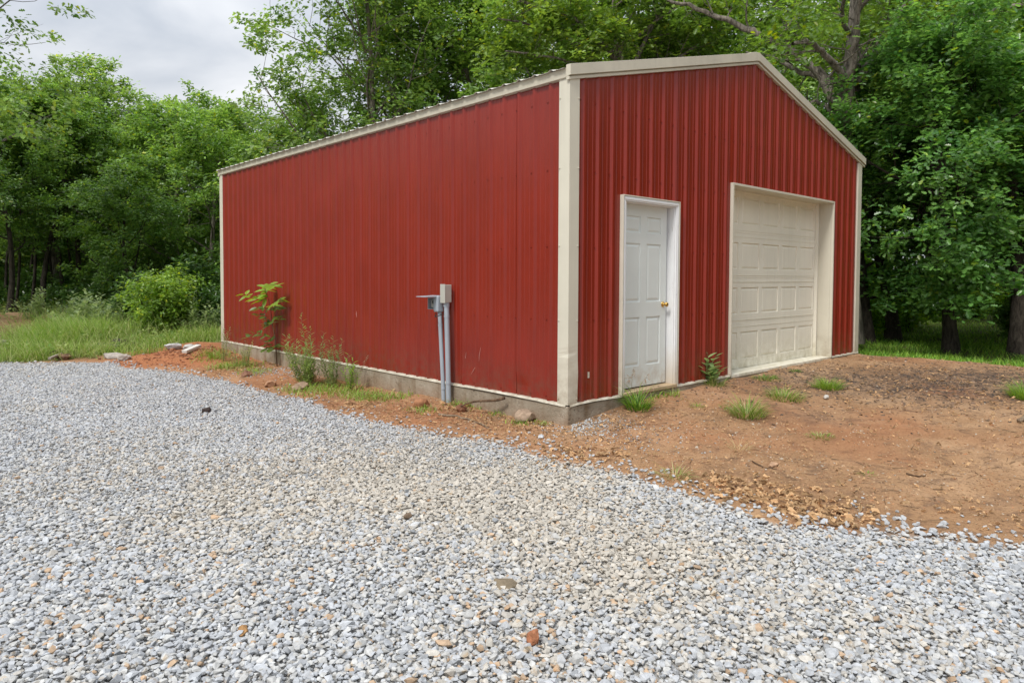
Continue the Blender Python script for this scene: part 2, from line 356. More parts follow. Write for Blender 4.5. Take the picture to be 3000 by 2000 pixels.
# ------------------------------------------------------------------ ground sheet
def graded(a, b_, fine, outs):
    mid = np.arange(a, b_+1e-6, fine); lo = a-np.array(outs)[::-1]; hi = b_+np.array(outs); return np.concatenate([lo, mid, hi])
outs = [.15, .4, .8, 1.4, 2.2, 3.4, 5, 7, 10, 14, 20, 30, 45, 70, 110, 170, 260]
gx = graded(-10, 11, .055, outs); gy = graded(-7, 14, .055, outs); XX, YY = np.meshgrid(gx, gy, indexing='ij')
ZZ = zbase(XX.ravel(), YY.ravel()).reshape(XX.shape)
gsd = gravel_sd(XX.ravel(), YY.ravel()).reshape(XX.shape)
gm = np.clip(gsd/.06+.5, 0, 1)
pl = at_axis(545, 1052, 2, -.28); red = np.exp(-(((XX-pl[0])**2+(YY-pl[1])**2)/1.4**2))
rough_amp = .022+.05*red
ZZ = ZZ+(fbm(XX, YY, .35, 5, 3)-.5)*rough_amp*2*(1-gm)+(fbm(XX, YY, 1.1, 3, 11)-.5)*.05-(gm)*.025
PC = at_axis(2800, 1120, 2, -.05); a_ = (XX-PC[0])*_R[0]+(YY-PC[1])*_R[1]; b__ = (XX-PC[0])*_F[0]+(YY-PC[1])*_F[1]
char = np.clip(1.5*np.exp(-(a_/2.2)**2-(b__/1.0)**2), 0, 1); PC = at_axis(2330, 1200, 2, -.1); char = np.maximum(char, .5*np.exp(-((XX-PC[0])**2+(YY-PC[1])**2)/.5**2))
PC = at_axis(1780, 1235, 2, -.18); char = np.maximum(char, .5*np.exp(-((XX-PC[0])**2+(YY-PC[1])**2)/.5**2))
# turf beyond the yard: behind the gravel's far edge, and past the crest right of the building
def turf_mask(x, y):
    back = np.clip((y-(9.9+.35*(x+3)*(x < 3)*0+(fbm(x, y, 1.2, 3, 21)-.5)*1.2))/.5, 0, 1)*(x < 9)
    back = np.where((x > -1.9) & (x < 1), np.clip((y-(10.6+(fbm(x, y, .8, 3, 21)-.5)*.8))/.5, 0, 1), back)
    right = np.clip((x-(7.75+(fbm(x, y, .7, 3, 8)-.5)*.5))/.3, 0, 1)
    return np.maximum(back, right)
turf = turf_mask(XX, YY)*(1-gm)
for mx_, my_, mh, mr_, _ in MOUNDS[1:3]: turf = turf*(1-np.exp(-((XX-mx_)**2+(YY-my_)**2)/(mr_*1.15)**2))
redn = np.clip(red*1.3+.85*np.exp(-((XX+.5)/.6)**2)*(YY > 1)*fbm(XX, YY, .8, 3, 31)+.8*np.clip(fbm(XX, YY, 1.1, 3, 77)-.5, 0, 1)*2, 0, 1)*(1-gm)
nx, ny = XX.shape; idx = np.arange(nx*ny).reshape(nx, ny)
q = np.stack([idx[:-1, :-1], idx[1:, :-1], idx[1:, 1:], idx[:-1, 1:]], -1).reshape(-1, 4)
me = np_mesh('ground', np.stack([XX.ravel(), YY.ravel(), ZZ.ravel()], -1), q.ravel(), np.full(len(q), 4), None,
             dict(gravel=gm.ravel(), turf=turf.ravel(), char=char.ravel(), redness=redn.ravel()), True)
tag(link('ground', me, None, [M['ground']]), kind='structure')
def zg(x, y):
    x = np.atleast_1d(x); y = np.atleast_1d(y); i = np.clip(np.searchsorted(gx, x)-1, 0, nx-2); j = np.clip(np.searchsorted(gy, y)-1, 0, ny-2)
    fx = np.clip((x-gx[i])/(gx[i+1]-gx[i]), 0, 1); fy = np.clip((y-gy[j])/(gy[j+1]-gy[j]), 0, 1)
    return (ZZ[i, j]*(1-fx)+ZZ[i+1, j]*fx)*(1-fy)+(ZZ[i, j+1]*(1-fx)+ZZ[i+1, j+1]*fx)*fy
def gpt(u, v):
    p = ground(u, v); return np.array([p[0], p[1], zg(p[0], p[1])[0]])

# ------------------------------------------------------------------ building
BW, BL = 7.315, 9.06; SL = .25
def rooftop(x): return 3.318+SL*(BW/2-abs(x-BW/2))          # top of the rake trim
bld = thing('metal_barn', 'red ribbed metal barn with tan trim, white entry door and cream garage door', 'barn', (0, 0, 0))
def rib_profile(s0, s1, first):
    P = [(s0, 0.)]
    k = math.floor((s0-first)/.2286)-1
    while first+k*.2286 < s1+.3:
        r_ = first+k*.2286
        for o_, h_ in ((-.037, 0), (-.012, .023), (.012, .023), (.037, 0), (.066, 0), (.072, .0045), (.084, .0045), (.090, 0), (.138, 0), (.144, .0045), (.156, .0045), (.162, 0)):
            if s0+.002 < r_+o_ < s1-.002: P.append((r_+o_, h_))
            if o_ == .037 and k % 4 == 2 and s0+.002 < r_+o_+.006 < s1-.002: P += [(r_+.0385, -.006), (r_+.0425, -.006), (r_+.0440, 0)]
        k += 1
    P.append((s1, 0.)); return P
def wall_mesh(prof, zlv, topf, holes, place, warp):
    """prof (s,h) points; place(s,h,z)->xyz; holes (s0,s1,ztop)"""
    extra = []
    for a, b_, zt in holes: extra += [a, b_]
    S = [p for p in prof]
    for e in extra:
        S = [p for p in S if abs(p[0]-e) > .003]
        hs = np.interp(e, [p[0] for p in S], [p[1] for p in S]); S.append((e, float(hs)))
    S.sort(); lv = sorted(set([round(z, 4) for z in zlv]+[h_[2] for h_ in holes])); V = []; Fc = []
    for s, h_ in S:
        for z in lv: zc = min(z, topf(s)); V.append(place(s, h_+warp(s, zc), zc))
    n = len(lv)
    for i in range(len(S)-1):
        sm = (S[i][0]+S[i+1][0])/2
        for j in range(n-1):
            if min(lv[j], topf(sm)) >= topf(sm)-1e-6: continue
            zm = (lv[j]+lv[j+1])/2
            if any(a < sm < b_ and zm < zt for a, b_, zt in holes): continue
            Fc.append([i*n+j, (i+1)*n+j, (i+1)*n+j+1, i*n+j+1])
    return V, Fc
def add_screws(V, Fc, items):
    """(pos, normal)"""
    for p_, nr in items:
        p_ = np.array(p_, float); nr = np.array(nr, float); a = np.array([0, 0, 1.]); c_ = np.cross(nr, a)
        for rad, h0, h1 in ((.0105, 0, .004), (.006, .003, .010)):
            i = len(V)
            for hh in (h0, h1):
                for q_ in range(6):
                    w = q_*math.pi/3; V.append(tuple(p_+nr*hh+rad*(a*math.sin(w)+c_*math.cos(w))))
            for q_ in range(6): Fc.append([i+q_, i+(q_+1) % 6, i+6+(q_+1) % 6, i+6+q_])
            Fc.append([i+6+q_ for q_ in range(6)])
ZL = list(np.arange(0, 4.6, .12))
def dent(s, z, cs, cz, rs, rz, h): return h*math.exp(-((s-cs)/rs)**2-((z-cz)/rz)**2)
pd = at_axis(1385, 1060, 0, 0); pd2 = at_axis(1525, 1140, 0, 0)
warp_side = lambda s, z: (float(vnoise(s, z, .55, 4))-.5)*.004-dent(s, z, pd[1], pd[2], .12, .12, .012)-dent(s, z, pd2[1], pd2[2], .12, .15, .022)
warp_front = lambda s, z: (float(vnoise(s, z, .6, 9))-.5)*.003
ROWS = (.055, .834, 1.575, 2.338, 3.017)
# side wall (faces -x): s is y
V, Fc = wall_mesh(rib_profile(.02, BL-.02, .250), [z for z in ZL if z <= 3.3], lambda s: 3.25, [], lambda s, h, z: (-h, s, z), warp_side)
Fc = [f[::-1] for f in Fc]
k = 0; items = []
while .25+k*.2286 < BL-.1:
    y = .25+k*.2286+.046
    for z in ROWS: items.append(((-.001-warp_side(y, z), y, z), (-1, 0, 0)))
    k += 1
add_screws(V, Fc, items)
def mesh_obj(name, V, Fc, mt, parent):
    me = bpy.data.meshes.new(name); me.from_pydata(V, [], Fc); me.update(); return link(name, me, parent, [mt])
mesh_obj('side_wall', V, Fc, M['red'], bld)
# front gable wall (faces -y): s is x
DO = (.862, 1.80, 2.078); GO = (3.088, 6.192, 2.452)
V, Fc = wall_mesh(rib_profile(.02, BW-.02, .204), ZL, lambda s: rooftop(s)-.07, [(DO[0], DO[1], DO[2]), (GO[0], GO[1], GO[2])], lambda s, h, z: (s, -h, z), warp_front)
k = 0; items = []
while .204+k*.2286 < BW-.1:
    x_ = .204+k*.2286-.050
    for z in ROWS:
        if any(a-.06 < x_ < b_+.06 and z < zt+.07 for a, b_, zt in (DO, GO)): continue
        items.append(((x_, -.001-warp_front(x_, z), z), (0, -1, 0)))
    k += 1
add_screws(V, Fc, items)
mesh_obj('front_wall', V, Fc, M['red'], bld)
V, Fc = wall_mesh(rib_profile(.02, BL-.02, .250), [0, 3.3], lambda s: 3.25, [], lambda s, h, z: (BW+h, s, z), lambda s, z: 0); mesh_obj('far_side_wall', V, Fc, M['red'], bld)
V, Fc = wall_mesh(rib_profile(.02, BW-.02, .204), ZL, lambda s: rooftop(s)-.07, [], lambda s, h, z: (s, BL+h, z), lambda s, z: 0); mesh_obj('back_wall', V, [f[::-1] for f in Fc], M['red'], bld)
# slab: wavy subdivided edge skirt
rng = np.random.default_rng(3)
ss = MB(); ss.box(-.03, BW+.03, -.03, BL+.03, -.75, -.012); sl = ss.build('foundation', M['concrete'], bld, .012)
MB().box(.0, BW, .0, BL, -.011, .001).build('floor_slab', M['concrete'], bld)
# roof: ribbed sheets, both slopes
def roof_half(sgn):
    P = rib_profile(.004, BL+.04, .18); V = []; Fc = []
    xs = (-.085, BW/2) if sgn > 0 else (BW/2, BW+.085)
    for s, h_ in P:
        for x_ in xs: V.append((x_, s, rooftop(x_)-.018+h_*.68)); 
    for i in range(len(P)-1): Fc.append([2*i, 2*i+1, 2*i+3, 2*i+2])
    o = mesh_obj('roof', V, Fc, M['roof'], bld); s_ = o.modifiers.new('thickness', 'SOLIDIFY'); s_.thickness = .003; s_.offset = 1; return o
roof_half(1); roof_half(-1)
# ridge cap
MB().prism([(BW/2-.16, -.02, rooftop(BW/2-.16)+.028), (BW/2, -.02, rooftop(BW/2)+.030), (BW/2+.16, -.02, rooftop(BW/2-.16)+.028), (BW/2+.16, -.02, rooftop(BW/2-.16)+.020), (BW/2, -.02, rooftop(BW/2)+.022), (BW/2-.16, -.02, rooftop(BW/2-.16)+.020)], (0, BL+.06, 0)).build('ridge_cap', M['roof'], bld)
# rake trims on the front gable
def rake(x0, x1):
    mb = MB()
    def strip(yo, yi, dt, db):
        mb.quadbox([(x0, yo, rooftop(x0)-db), (x1, yo, rooftop(x1)-db), (x1, yi, rooftop(x1)-db), (x0, yi, rooftop(x0)-db), (x0, yo, rooftop(x0)-dt), (x1, yo, rooftop(x1)-dt), (x1, yi, rooftop(x1)-dt), (x0, yi, rooftop(x0)-dt)])
    strip(-.058, .0, -.012, .094); strip(-.030, .0, .0941, .106); strip(-.042, .0, .1061, .134)
    mb.build('rake_trim', M['taneave'], bld, .002)
rake(-.055, BW/2-.0005); rake(BW/2+.0005, BW+.12)
for y0, y1 in ((BL, BL+.05),):
    for xa, xb in ((-.05, BW/2), (BW/2, BW+.05)):
        MB().quadbox([(xa, y0, rooftop(xa)-.13), (xb, y0, rooftop(xb)-.13), (xb, y1, rooftop(xb)-.13), (xa, y1, rooftop(xa)-.13), (xa, y0, rooftop(xa)), (xb, y0, rooftop(xb)), (xb, y1, rooftop(xb)), (xa, y1, rooftop(xa))]).build('rake_trim', M['taneave'], bld)
# eave trims
MB().prism([(-.056, .001, 3.284), (-.046, .001, 3.200), (-.006, .001, 3.190), (-.0, .001, 3.290)], (0, BL+.03, 0)).build('eave_trim', M['taneave'], bld, .002)
MB().prism([(BW+.058, .001, 3.297), (BW+.05, .001, 3.205), (BW+.006, .001, 3.195), (BW+.002, .001, 3.29)], (0, BL+.03, 0)).build('eave_trim', M['taneave'], bld, .002)
# corner trims (L shaped)
def corner(pts, z1, dz=0):
    o = MB().prism([(x_, y_, .004) for x_, y_ in pts], (0, 0, z1)).build('corner_trim', M['tan'], bld, .004); return o
t_ = .030
nc = [(-t_, -t_), (.112, -t_), (.112, -.004), (.122, -.002), (.118, -.0), (0, 0), (0, .118), (-.002, .124), (-.006, .114), (-t_, .112)]
# front near corner built with rows so that its foot can be dented
V = []; Fc = []; zs = np.concatenate([np.linspace(.004, .9, 24), [2, 3.215]])
for z in zs:
    for x_, y_ in nc:
        d_ = .010*math.exp(-((z-.52)/.03)**2)+.004*math.exp(-((z-.36)/.08)**2)
        e = abs(x_+t_)+abs(y_+t_) < .02
        V.append((x_+(d_ if e else 0), y_+(d_*.6 if e else 0)-(.006*math.exp(-((z-.3)/.1)**2) if x_ > .1 else 0), z))
n = len(nc)
for j in range(len(zs)-1):
    for i in range(n): Fc.append([j*n+i, j*n+(i+1) % n, (j+1)*n+(i+1) % n, (j+1)*n+i])
Fc.append(list(range(n))[::-1])
add_screws(V, Fc, [((-t_, .098, z), (-1, 0, 0)) for z in ROWS]+[((.098, -t_, z), (0, -1, 0)) for z in ROWS])
mesh_obj('corner_trim', V, Fc, M['tan'], bld)
corner([(-t_, BL+t_), (-t_, BL-.112), (0, BL-.116), (0, BL), (.11, BL), (.11, BL+t_)], 3.20)
corner([(BW+t_, -t_), (BW+t_, .11), (BW, .11), (BW, 0), (BW-.13, 0), (BW-.13, -t_)], 3.20)
corner([(BW+t_, BL+t_), (BW-.1, BL+t_), (BW-.1, BL), (BW, BL), (BW, BL-.1), (BW+t_, BL-.1)], 3.20)
# base flashing: thin lip with a wavering lower edge
def lip(p0, p1, outv, mat_, name='base_trim'):
    p0 = np.array(p0, float); p1 = np.array(p1, float); L = np.linalg.norm(p1-p0); n = int(L/.06)+1; V = []; Fc = []
    for i in range(n+1):
        p_ = p0+(p1-p0)*i/n; w = float(vnoise(p_[0]*3+p_[1], 7.1, .4, 2))-.5; rag = 1.0 if (p_[0] < 0.2 and .3 < p_[1] < 1.6) or (p_[1] < .1 and p_[0] < .85) else .25
        o_ = np.array([*outv, 0])*(.040+w*.02*rag)
        for q_, z in ((np.array([0, 0, 0.]), .012+w*.008*rag), (o_*.8, .007+w*.016*rag), (o_, -.010+w*.024*rag), (np.array([*outv, 0])*.031, -.014+w*.02*rag)):
            V.append(tuple(p_+q_+[0, 0, z]))
    for i in range(n):
        for j in range(3): Fc.append([i*4+j, i*4+j+1, i*4+4+j+1, i*4+4+j])
    o = mesh_obj(name, V, Fc, mat_, bld); s_ = o.modifiers.new('thickness', 'SOLIDIFY'); s_.thickness = .002
lip((0, .0, 0), (0, BL+.02, 0), (-1, 0), M['tan']); lip((-.0, 0, 0), (DO[0]-.02, 0, 0), (0, -1), M['tan']); lip((DO[1]+.07, 0, 0), (GO[0]-.03, 0, 0), (0, -1), M['tan']); lip((GO[1]+.03, 0, 0), (BW+.02, 0, 0), (0, -1), M['tan'])
# sheet painted black to stand for the interior's shade behind the door gaps
MB().box(DO[0]-.1, DO[1]+.1, .14, .16, 0.002, 2.2).build('gap_shade_sheet', M['black'], bld)

# ------------------------------------------------------------------ entry door
def panel_face(name, x0, x1, z0, z1, y, th, panels, rel, mt, parent, ring=.018, raised=.006):
    """a slab whose front carries recessed mouldings with a raised field"""
    xs = sorted(set([x0, x1]+[p for q_ in panels for p in q_[:2]])); zs = sorted(set([z0, z1]+[p for q_ in panels for p in q_[2:]]))
    V = []; Fc = []; idm = {}
    def vid(x_, yy, z):
        k_ = (round(x_, 5), round(yy, 5), round(z, 5))
        if k_ not in idm: idm[k_] = len(V); V.append(k_)
        return idm[k_]
    for i in range(len(xs)-1):
        for j in range(len(zs)-1):
            a, b_, c_, d_ = xs[i], xs[i+1], zs[j], zs[j+1]; cx, cz = (a+b_)/2, (c_+d_)/2
            hit = [q_ for q_ in panels if q_[0] < cx < q_[1] and q_[2] < cz < q_[3]]
            if not hit: Fc.append([vid(a, y, c_), vid(b_, y, c_), vid(b_, y, d_), vid(a, y, d_)])
    for a, b_, c_, d_ in panels:
        rings = [(0, 0), (.004, rel), (ring, rel), (ring+.022, rel-raised), (ring+.03, rel-raised)]
        prev = None
        for o_, dy in rings:
            cur = [vid(a+o_, y+dy, c_+o_), vid(b_-o_, y+dy, c_+o_), vid(b_-o_, y+dy, d_-o_), vid(a+o_, y+dy, d_-o_)]
            if prev:
                for q_ in range(4): Fc.append([prev[q_], prev[(q_+1) % 4], cur[(q_+1) % 4], cur[q_]])
            prev = cur
        Fc.append(prev)
    i = len(V); V += [(x0, y, z0), (x1, y, z0), (x1, y+th, z0), (x0, y+th, z0), (x0, y, z1), (x1, y, z1), (x1, y+th, z1), (x0, y+th, z1)]
    for q_ in ((0, 3, 2, 1), (4, 5, 6, 7), (1, 2, 6, 5), (2, 3, 7, 6), (3, 0, 4, 7)): Fc.append([i+w for w in q_])
    return mesh_obj(name, V, Fc, mt, parent)
SX0, SX1, SZ0, SZ1 = .876, 1.765, .045, 2.068
def nz(f): return SZ1-(SZ1-SZ0)*f
pans = []
for a, b_ in ((SX0+.115, SX0+.385), (SX0+.505, SX0+.775)):
    for f0, f1 in ((.062, .152), (.210, .532), (.616, .885)): pans.append((a, b_, nz(f1), nz(f0)))
door = panel_face('entry_door', SX0, SX1, SZ0, SZ1, .070, .04, pans, .012, M['door'], bld, .018, .009)
door['label'] = 'cool white six-panel entry door with brass knob'
kn = MB(); kc = np.array([SX1-.062, .07, .955])
def lathe_y(mb, c, prof, k=20):
    i = len(mb.v)
    for yy, r_ in prof:
        for q_ in range(k): w = 2*math.pi*q_/k; mb.v.append((c[0]+r_*math.cos(w), c[1]+yy, c[2]+r_*math.sin(w)))
    for j in range(len(prof)-1):
        for q_ in range(k): mb.f.append([i+j*k+q_, i+j*k+(q_+1) % k, i+(j+1)*k+(q_+1) % k, i+(j+1)*k+q_])
    mb.f.append([i+(len(prof)-1)*k+q_ for q_ in range(k)])
lathe_y(kn, kc, [(0, .033), (-.006, .033), (-.010, .027), (-.012, .013), (-.032, .011), (-.038, .018), (-.046, .026), (-.058, .0275), (-.066, .022), (-.069, .010), (-.069, .001)])
kn.build('door_knob', M['brass'], door, smooth=True)
fr = MB()      # brickmould, jambs, stop, outer tan channel
cw = .050
fr.box(DO[0]-cw, DO[0]-.0, -.040, .02, .0, DO[2]+.0); fr.box(DO[1], DO[1]+cw, -.040, .02, .0, DO[2]); fr.box(DO[0]-cw, DO[1]+cw, -.0402, .02, DO[2]+.0003, DO[2]+cw)
fr.box(DO[0]-cw+.012, DO[0]-.02, -.047, -.0398, .0, DO[2]+.005); fr.box(DO[1]+.02, DO[1]+cw-.012, -.047, -.0398, .0, DO[2]+.005); fr.box(DO[0]-cw+.012, DO[1]+cw-.012, -.0472, -.0398, DO[2]+.015, DO[2]+cw-.012)
fr.box(DO[0]+.0005, DO[0]+.013, -.020, .13, .0, DO[2]-.0005); fr.box(DO[1]-.013, DO[1]-.0005, -.020, .13, .0, DO[2]-.0005); fr.box(DO[0]+.0135, DO[1]-.0135, -.020, .13, DO[2]-.008, DO[2]-.0007)
fr.build('door_frame', M['casing'], bld, .003)
ft = MB(); ft.box(DO[0]-cw-.012, DO[0]-cw-.0005, -.050, .0, -.01, DO[2]+cw+.012); ft.box(DO[1]+cw+.0005, DO[1]+cw+.012, -.050, .0, -.01, DO[2]+cw+.012); ft.box(DO[0]-cw-.0003, DO[1]+cw+.0003, -.050, .0, DO[2]+cw+.0005, DO[2]+cw+.012)
ft.build('door_trim', M['tan'], bld, .002)
MB().box(DO[0]-.03, DO[1]+.03, -.055, .10, -.010, .030).build('door_sill', paint('worn sill', (.42, .31, .19), .8, .25, True, .2), bld, .006)

# ------------------------------------------------------------------ garage door
gt = MB(); a, b_, zt = GO
gt.box(a-.028, a, -.044, .225, -.005, zt+.028); gt.box(b_, b_+.028, -.044, .0, -.005, zt+.028); gt.box(a+.0004, b_-.0004, -.0442, .0, zt, zt+.028)
gt.build('door_opening_trim', M['tan'], bld, .002)
rv = MB(); rv.box(b_-.002, b_+.02, .0005, .23, -.005, zt); rv.box(a+.0005, b_-.0025, .0005, .23, zt-.0002, zt+.02)
rv.build('door_reveal', M['tan'], bld)
rv = MB(); rv.box(b_-.062, b_-.0025, .19, .225, -.005, zt-.0005); rv.box(b_-.075, b_-.0625, .172, .225, -.005, zt-.0005); rv.box(a+.0005, b_-.08, .196, .224, 2.43, zt-.0008)
V_ = MB(); rv.build('door_stop', M['garage'], bld, .002)
od = thing('garage_door', None, None); od.parent = bld; del_keys = [k_ for k_ in ('label', 'category') if k_ in od]
od['label'] = 'cream sectional garage door with raised panels'
seams = [.012, .645, 1.262, 1.880, 2.50]; rng_ = random.Random(4)
for si in range(4):
    z0, z1 = seams[si]+.0025, seams[si+1]-.0025; pn = []
    for ci in range(5):
        xr = 6.085-.598*ci; xl = xr-.50
        pn.append((xl, xr, z0+.118, z1-.128))
    panel_face('door_section', a+.002, b_-.078, z0, z1, .222+(.002 if si == 1 else 0), .03, pn, .016, M['garage'], od, .014, .011)
rl = MB()
for s_ in seams[1:4]:
    rl.box(a+.003, b_-.079, .2175, .2225, s_+.035, s_+.039); rl.box(a+.003, b_-.079, .2175, .2225, s_-.055, s_-.051)
    rl.box(a+.003, b_-.079, .2260, .2300, s_-.004, s_+.004)
rl.build('section_ribs', M['garage'], od)
MB().box(a+.001, b_-.001, -.036, .26, -.03, .010).build('threshold', M['garage'], bld, .003)
# scratches and dents in the side wall paint
for (u0, v0, u1, v1, w) in ((1366, 1032, 1362, 1070, .005), (1408, 1017, 1403, 1058, .004), (1398, 1068, 1380, 1096, .004), (1044, 910, 1045, 930, .006), (1326, 893, 1318, 908, .004), (1228, 945, 1228, 951, .005), (1564, 1068, 1564, 1082, .003), (1322, 1018, 1322, 1022, .008), (1321, 1038, 1321, 1042, .006)):
    p0 = at_axis(u0, v0, 0, -.0225 if u0 in (1044,) else -.004); p1 = at_axis(u1, v1, 0, -.0225 if u0 in (1044,) else -.004); mb = MB()
    mid = (p0+p1)/2+[0, .006, 0]; mb.tube([p0, mid, p1], [.0006, w*.5, .0006], 5); mb.build('scratch', M['scratch'], bld)
p0 = at_axis(1724, 1098, 1, -.004); MB().box(p0[0]-.012, p0[0]+.012, -.007, -.002, p0[2]-.03, p0[2]+.03).build('scratch', M['tan'], bld)

# ------------------------------------------------------------------ electrical posts
def post(label, base_px, top_px, xoff, rad, name='conduit_post'):
    pb = at_axis(*base_px, 0, xoff); pt = at_axis(*top_px, 0, xoff); th = thing(name, label, 'conduit', tuple(pb), group='conduit posts by the side wall')
    r_ = pt-pb; mb = MB(); mb.tube([(0, 0, -.15), tuple(r_*.3), tuple(r_)], rad, 20)
    for f in (.86, .18): mb.tube([tuple(r_*(f-.012)), tuple(r_*(f+.012))], rad*1.10, 20)
    mb.build('pipe', M['pvc'], th, smooth=False, bevel=0); return th, r_
thB, rB = post('thicker grey conduit pipe with a closed beige box on top, against the red side wall', (1315, 1172), (1308, 886), -.10, .030)
b0 = rB; mb = MB(); mb.box(b0[0]-.05, b0[0]+.045, b0[1]-.04, b0[1]+.045, b0[2]+.0, b0[2]+.208); mb.build('junction_box', M['boxgrey'], thB, .006, seg=3)
mb = MB(); mb.box(b0[0]-.056, b0[0]-.0505, b0[1]-.045, b0[1]+.050, b0[2]-.006, b0[2]+.214); mb.build('box_cover', M['boxgrey'], thB, .003)
mb = MB(); mb.tube([(b0[0], b0[1], b0[2]-.05), (b0[0], b0[1], b0[2]+.0)], .036, 16); mb.build('fitting', M['pvc'], thB)
thA, rA = post('thinner leaning grey conduit pipe with an open outlet box, left of the thicker pipe', (1301, 1186), (1288, 914), -.13, .024)
a0 = rA; mb = MB(); mb.box(a0[0]-.055, a0[0]+.035, a0[1]-.035, a0[1]+.055, a0[2]+.0, a0[2]+.195); mb.build('outlet_box', M['pvc'], thA, .018, seg=4)
ob = MB(); y0, y1 = a0[1]+.056, a0[1]+.175; x0, x1 = a0[0]-.045, a0[0]+.04; z0, z1 = a0[2]+.03, a0[2]+.165
ob.box(x1-.008, x1, y0, y1, z0, z1); ob.box(x0, x1-.0085, y0, y0+.006, z0, z1); ob.box(x0, x1-.0085, y1-.006, y1, z0, z1); ob.box(x0, x1-.0085, y0+.0065, y1-.0065, z0, z0+.006); ob.box(x0, x1-.0085, y0+.0065, y1-.0065, z1-.006, z1)
obx = ob.build('open_box', M['pvc'], thA, .0015)
sk = MB(); sk.box(x0+.035, x0+.045, y0+.02, y1-.02, z0+.02, z1-.02); sk.build('socket_plate', M['boxgrey'], obx, .003)
sk = MB(); sk.tube([(x0+.034, (y0+y1)/2-.02, z0+.085), (x0+.022, (y0+y1)/2-.02, z0+.085)], .024, 16); sk.build('socket', M['black'], obx)
ld = MB(); ld.quadbox([(x0-.17, y0-.07, z1+.012), (x1, y0-.07, z1+.008), (x1, y1+.004, z1+.008), (x0-.17, y1+.004, z1+.012), (x0-.17, y0-.07, z1+.020), (x1, y0-.07, z1+.030), (x1, y1+.004, z1+.030), (x0-.17, y1+.004, z1+.020)])
ld.build('box_lid', M['pvc'], thA, .004)
cb = MB(); w_ = np.linspace(0, 1, 14)
cb.tube([(a0[0]-.05+.03*math.cos(q_*6)-.02*q_, a0[1]+.05-.16*q_, a0[2]-.015-.035*math.sin(q_*3.1)) for q_ in w_], .006, 8); cb.build('cable', M['black'], thA, smooth=True)

# ------------------------------------------------------------------ stones
def stone_template(rng, k=14):
    import bmesh
    p = rng.normal(size=(k, 3)); p = unit(p)*(.5*rng.uniform(.82, 1.08, (k, 1)))
    bm = bmesh.new(); vs = [bm.verts.new(q_) for q_ in p]; r_ = bmesh.ops.convex_hull(bm, input=vs)
    bmesh.ops.delete(bm, geom=[v for v in bm.verts if not v.link_faces], context='VERTS')
    bmesh.ops.dissolve_limit(bm, angle_limit=R_(12), verts=bm.verts, edges=bm.edges)
    bmesh.ops.recalc_face_normals(bm, faces=bm.faces)
    bm.verts.index_update(); V = [tuple(v.co) for v in bm.verts]; Fc = [[v.index for v in f.verts] for f in bm.faces]; bm.free(); return V, Fc
rng = np.random.default_rng(11)
T_hi = [stone_template(rng, 15) for _ in range(10)]; T_mid = [stone_template(rng, 10) for _ in range(8)]
def scatter_stones(x, y, z, size, col, temps, rng, flat=(.50, .78)):
    parts = []; w = rng.integers(0, len(temps), len(x))
    for k_ in range(len(temps)):
        s_ = w == k_; n = s_.sum()
        if not n: continue
        nr = np.stack([rng.normal(0, .26, n), rng.normal(0, .26, n), np.ones(n)], -1); Rm = frames(nr, rng)
        sc = size[s_][:, None]*np.stack([rng.uniform(.8, 1.15, n), rng.uniform(.9, 1.45, n), rng.uniform(*flat, n)], -1)
        parts.append(stamp(temps[k_][0], temps[k_][1], np.stack([x[s_], y[s_], z[s_]], -1), Rm, sc, col[s_]))
    return merge(parts)
def visible(x, y, extra=10, maxd=18, mind=.9):
    dx = x-CAM[0]; dy = y-CAM[1]; f = dx*math.sin(YAW)+dy*math.cos(YAW); r_ = dx*math.cos(YAW)-dy*math.sin(YAW)
    return (np.degrees(np.arctan2(abs(r_), f)) < 37+extra) & (f > mind) & (np.hypot(dx, dy) < maxd)
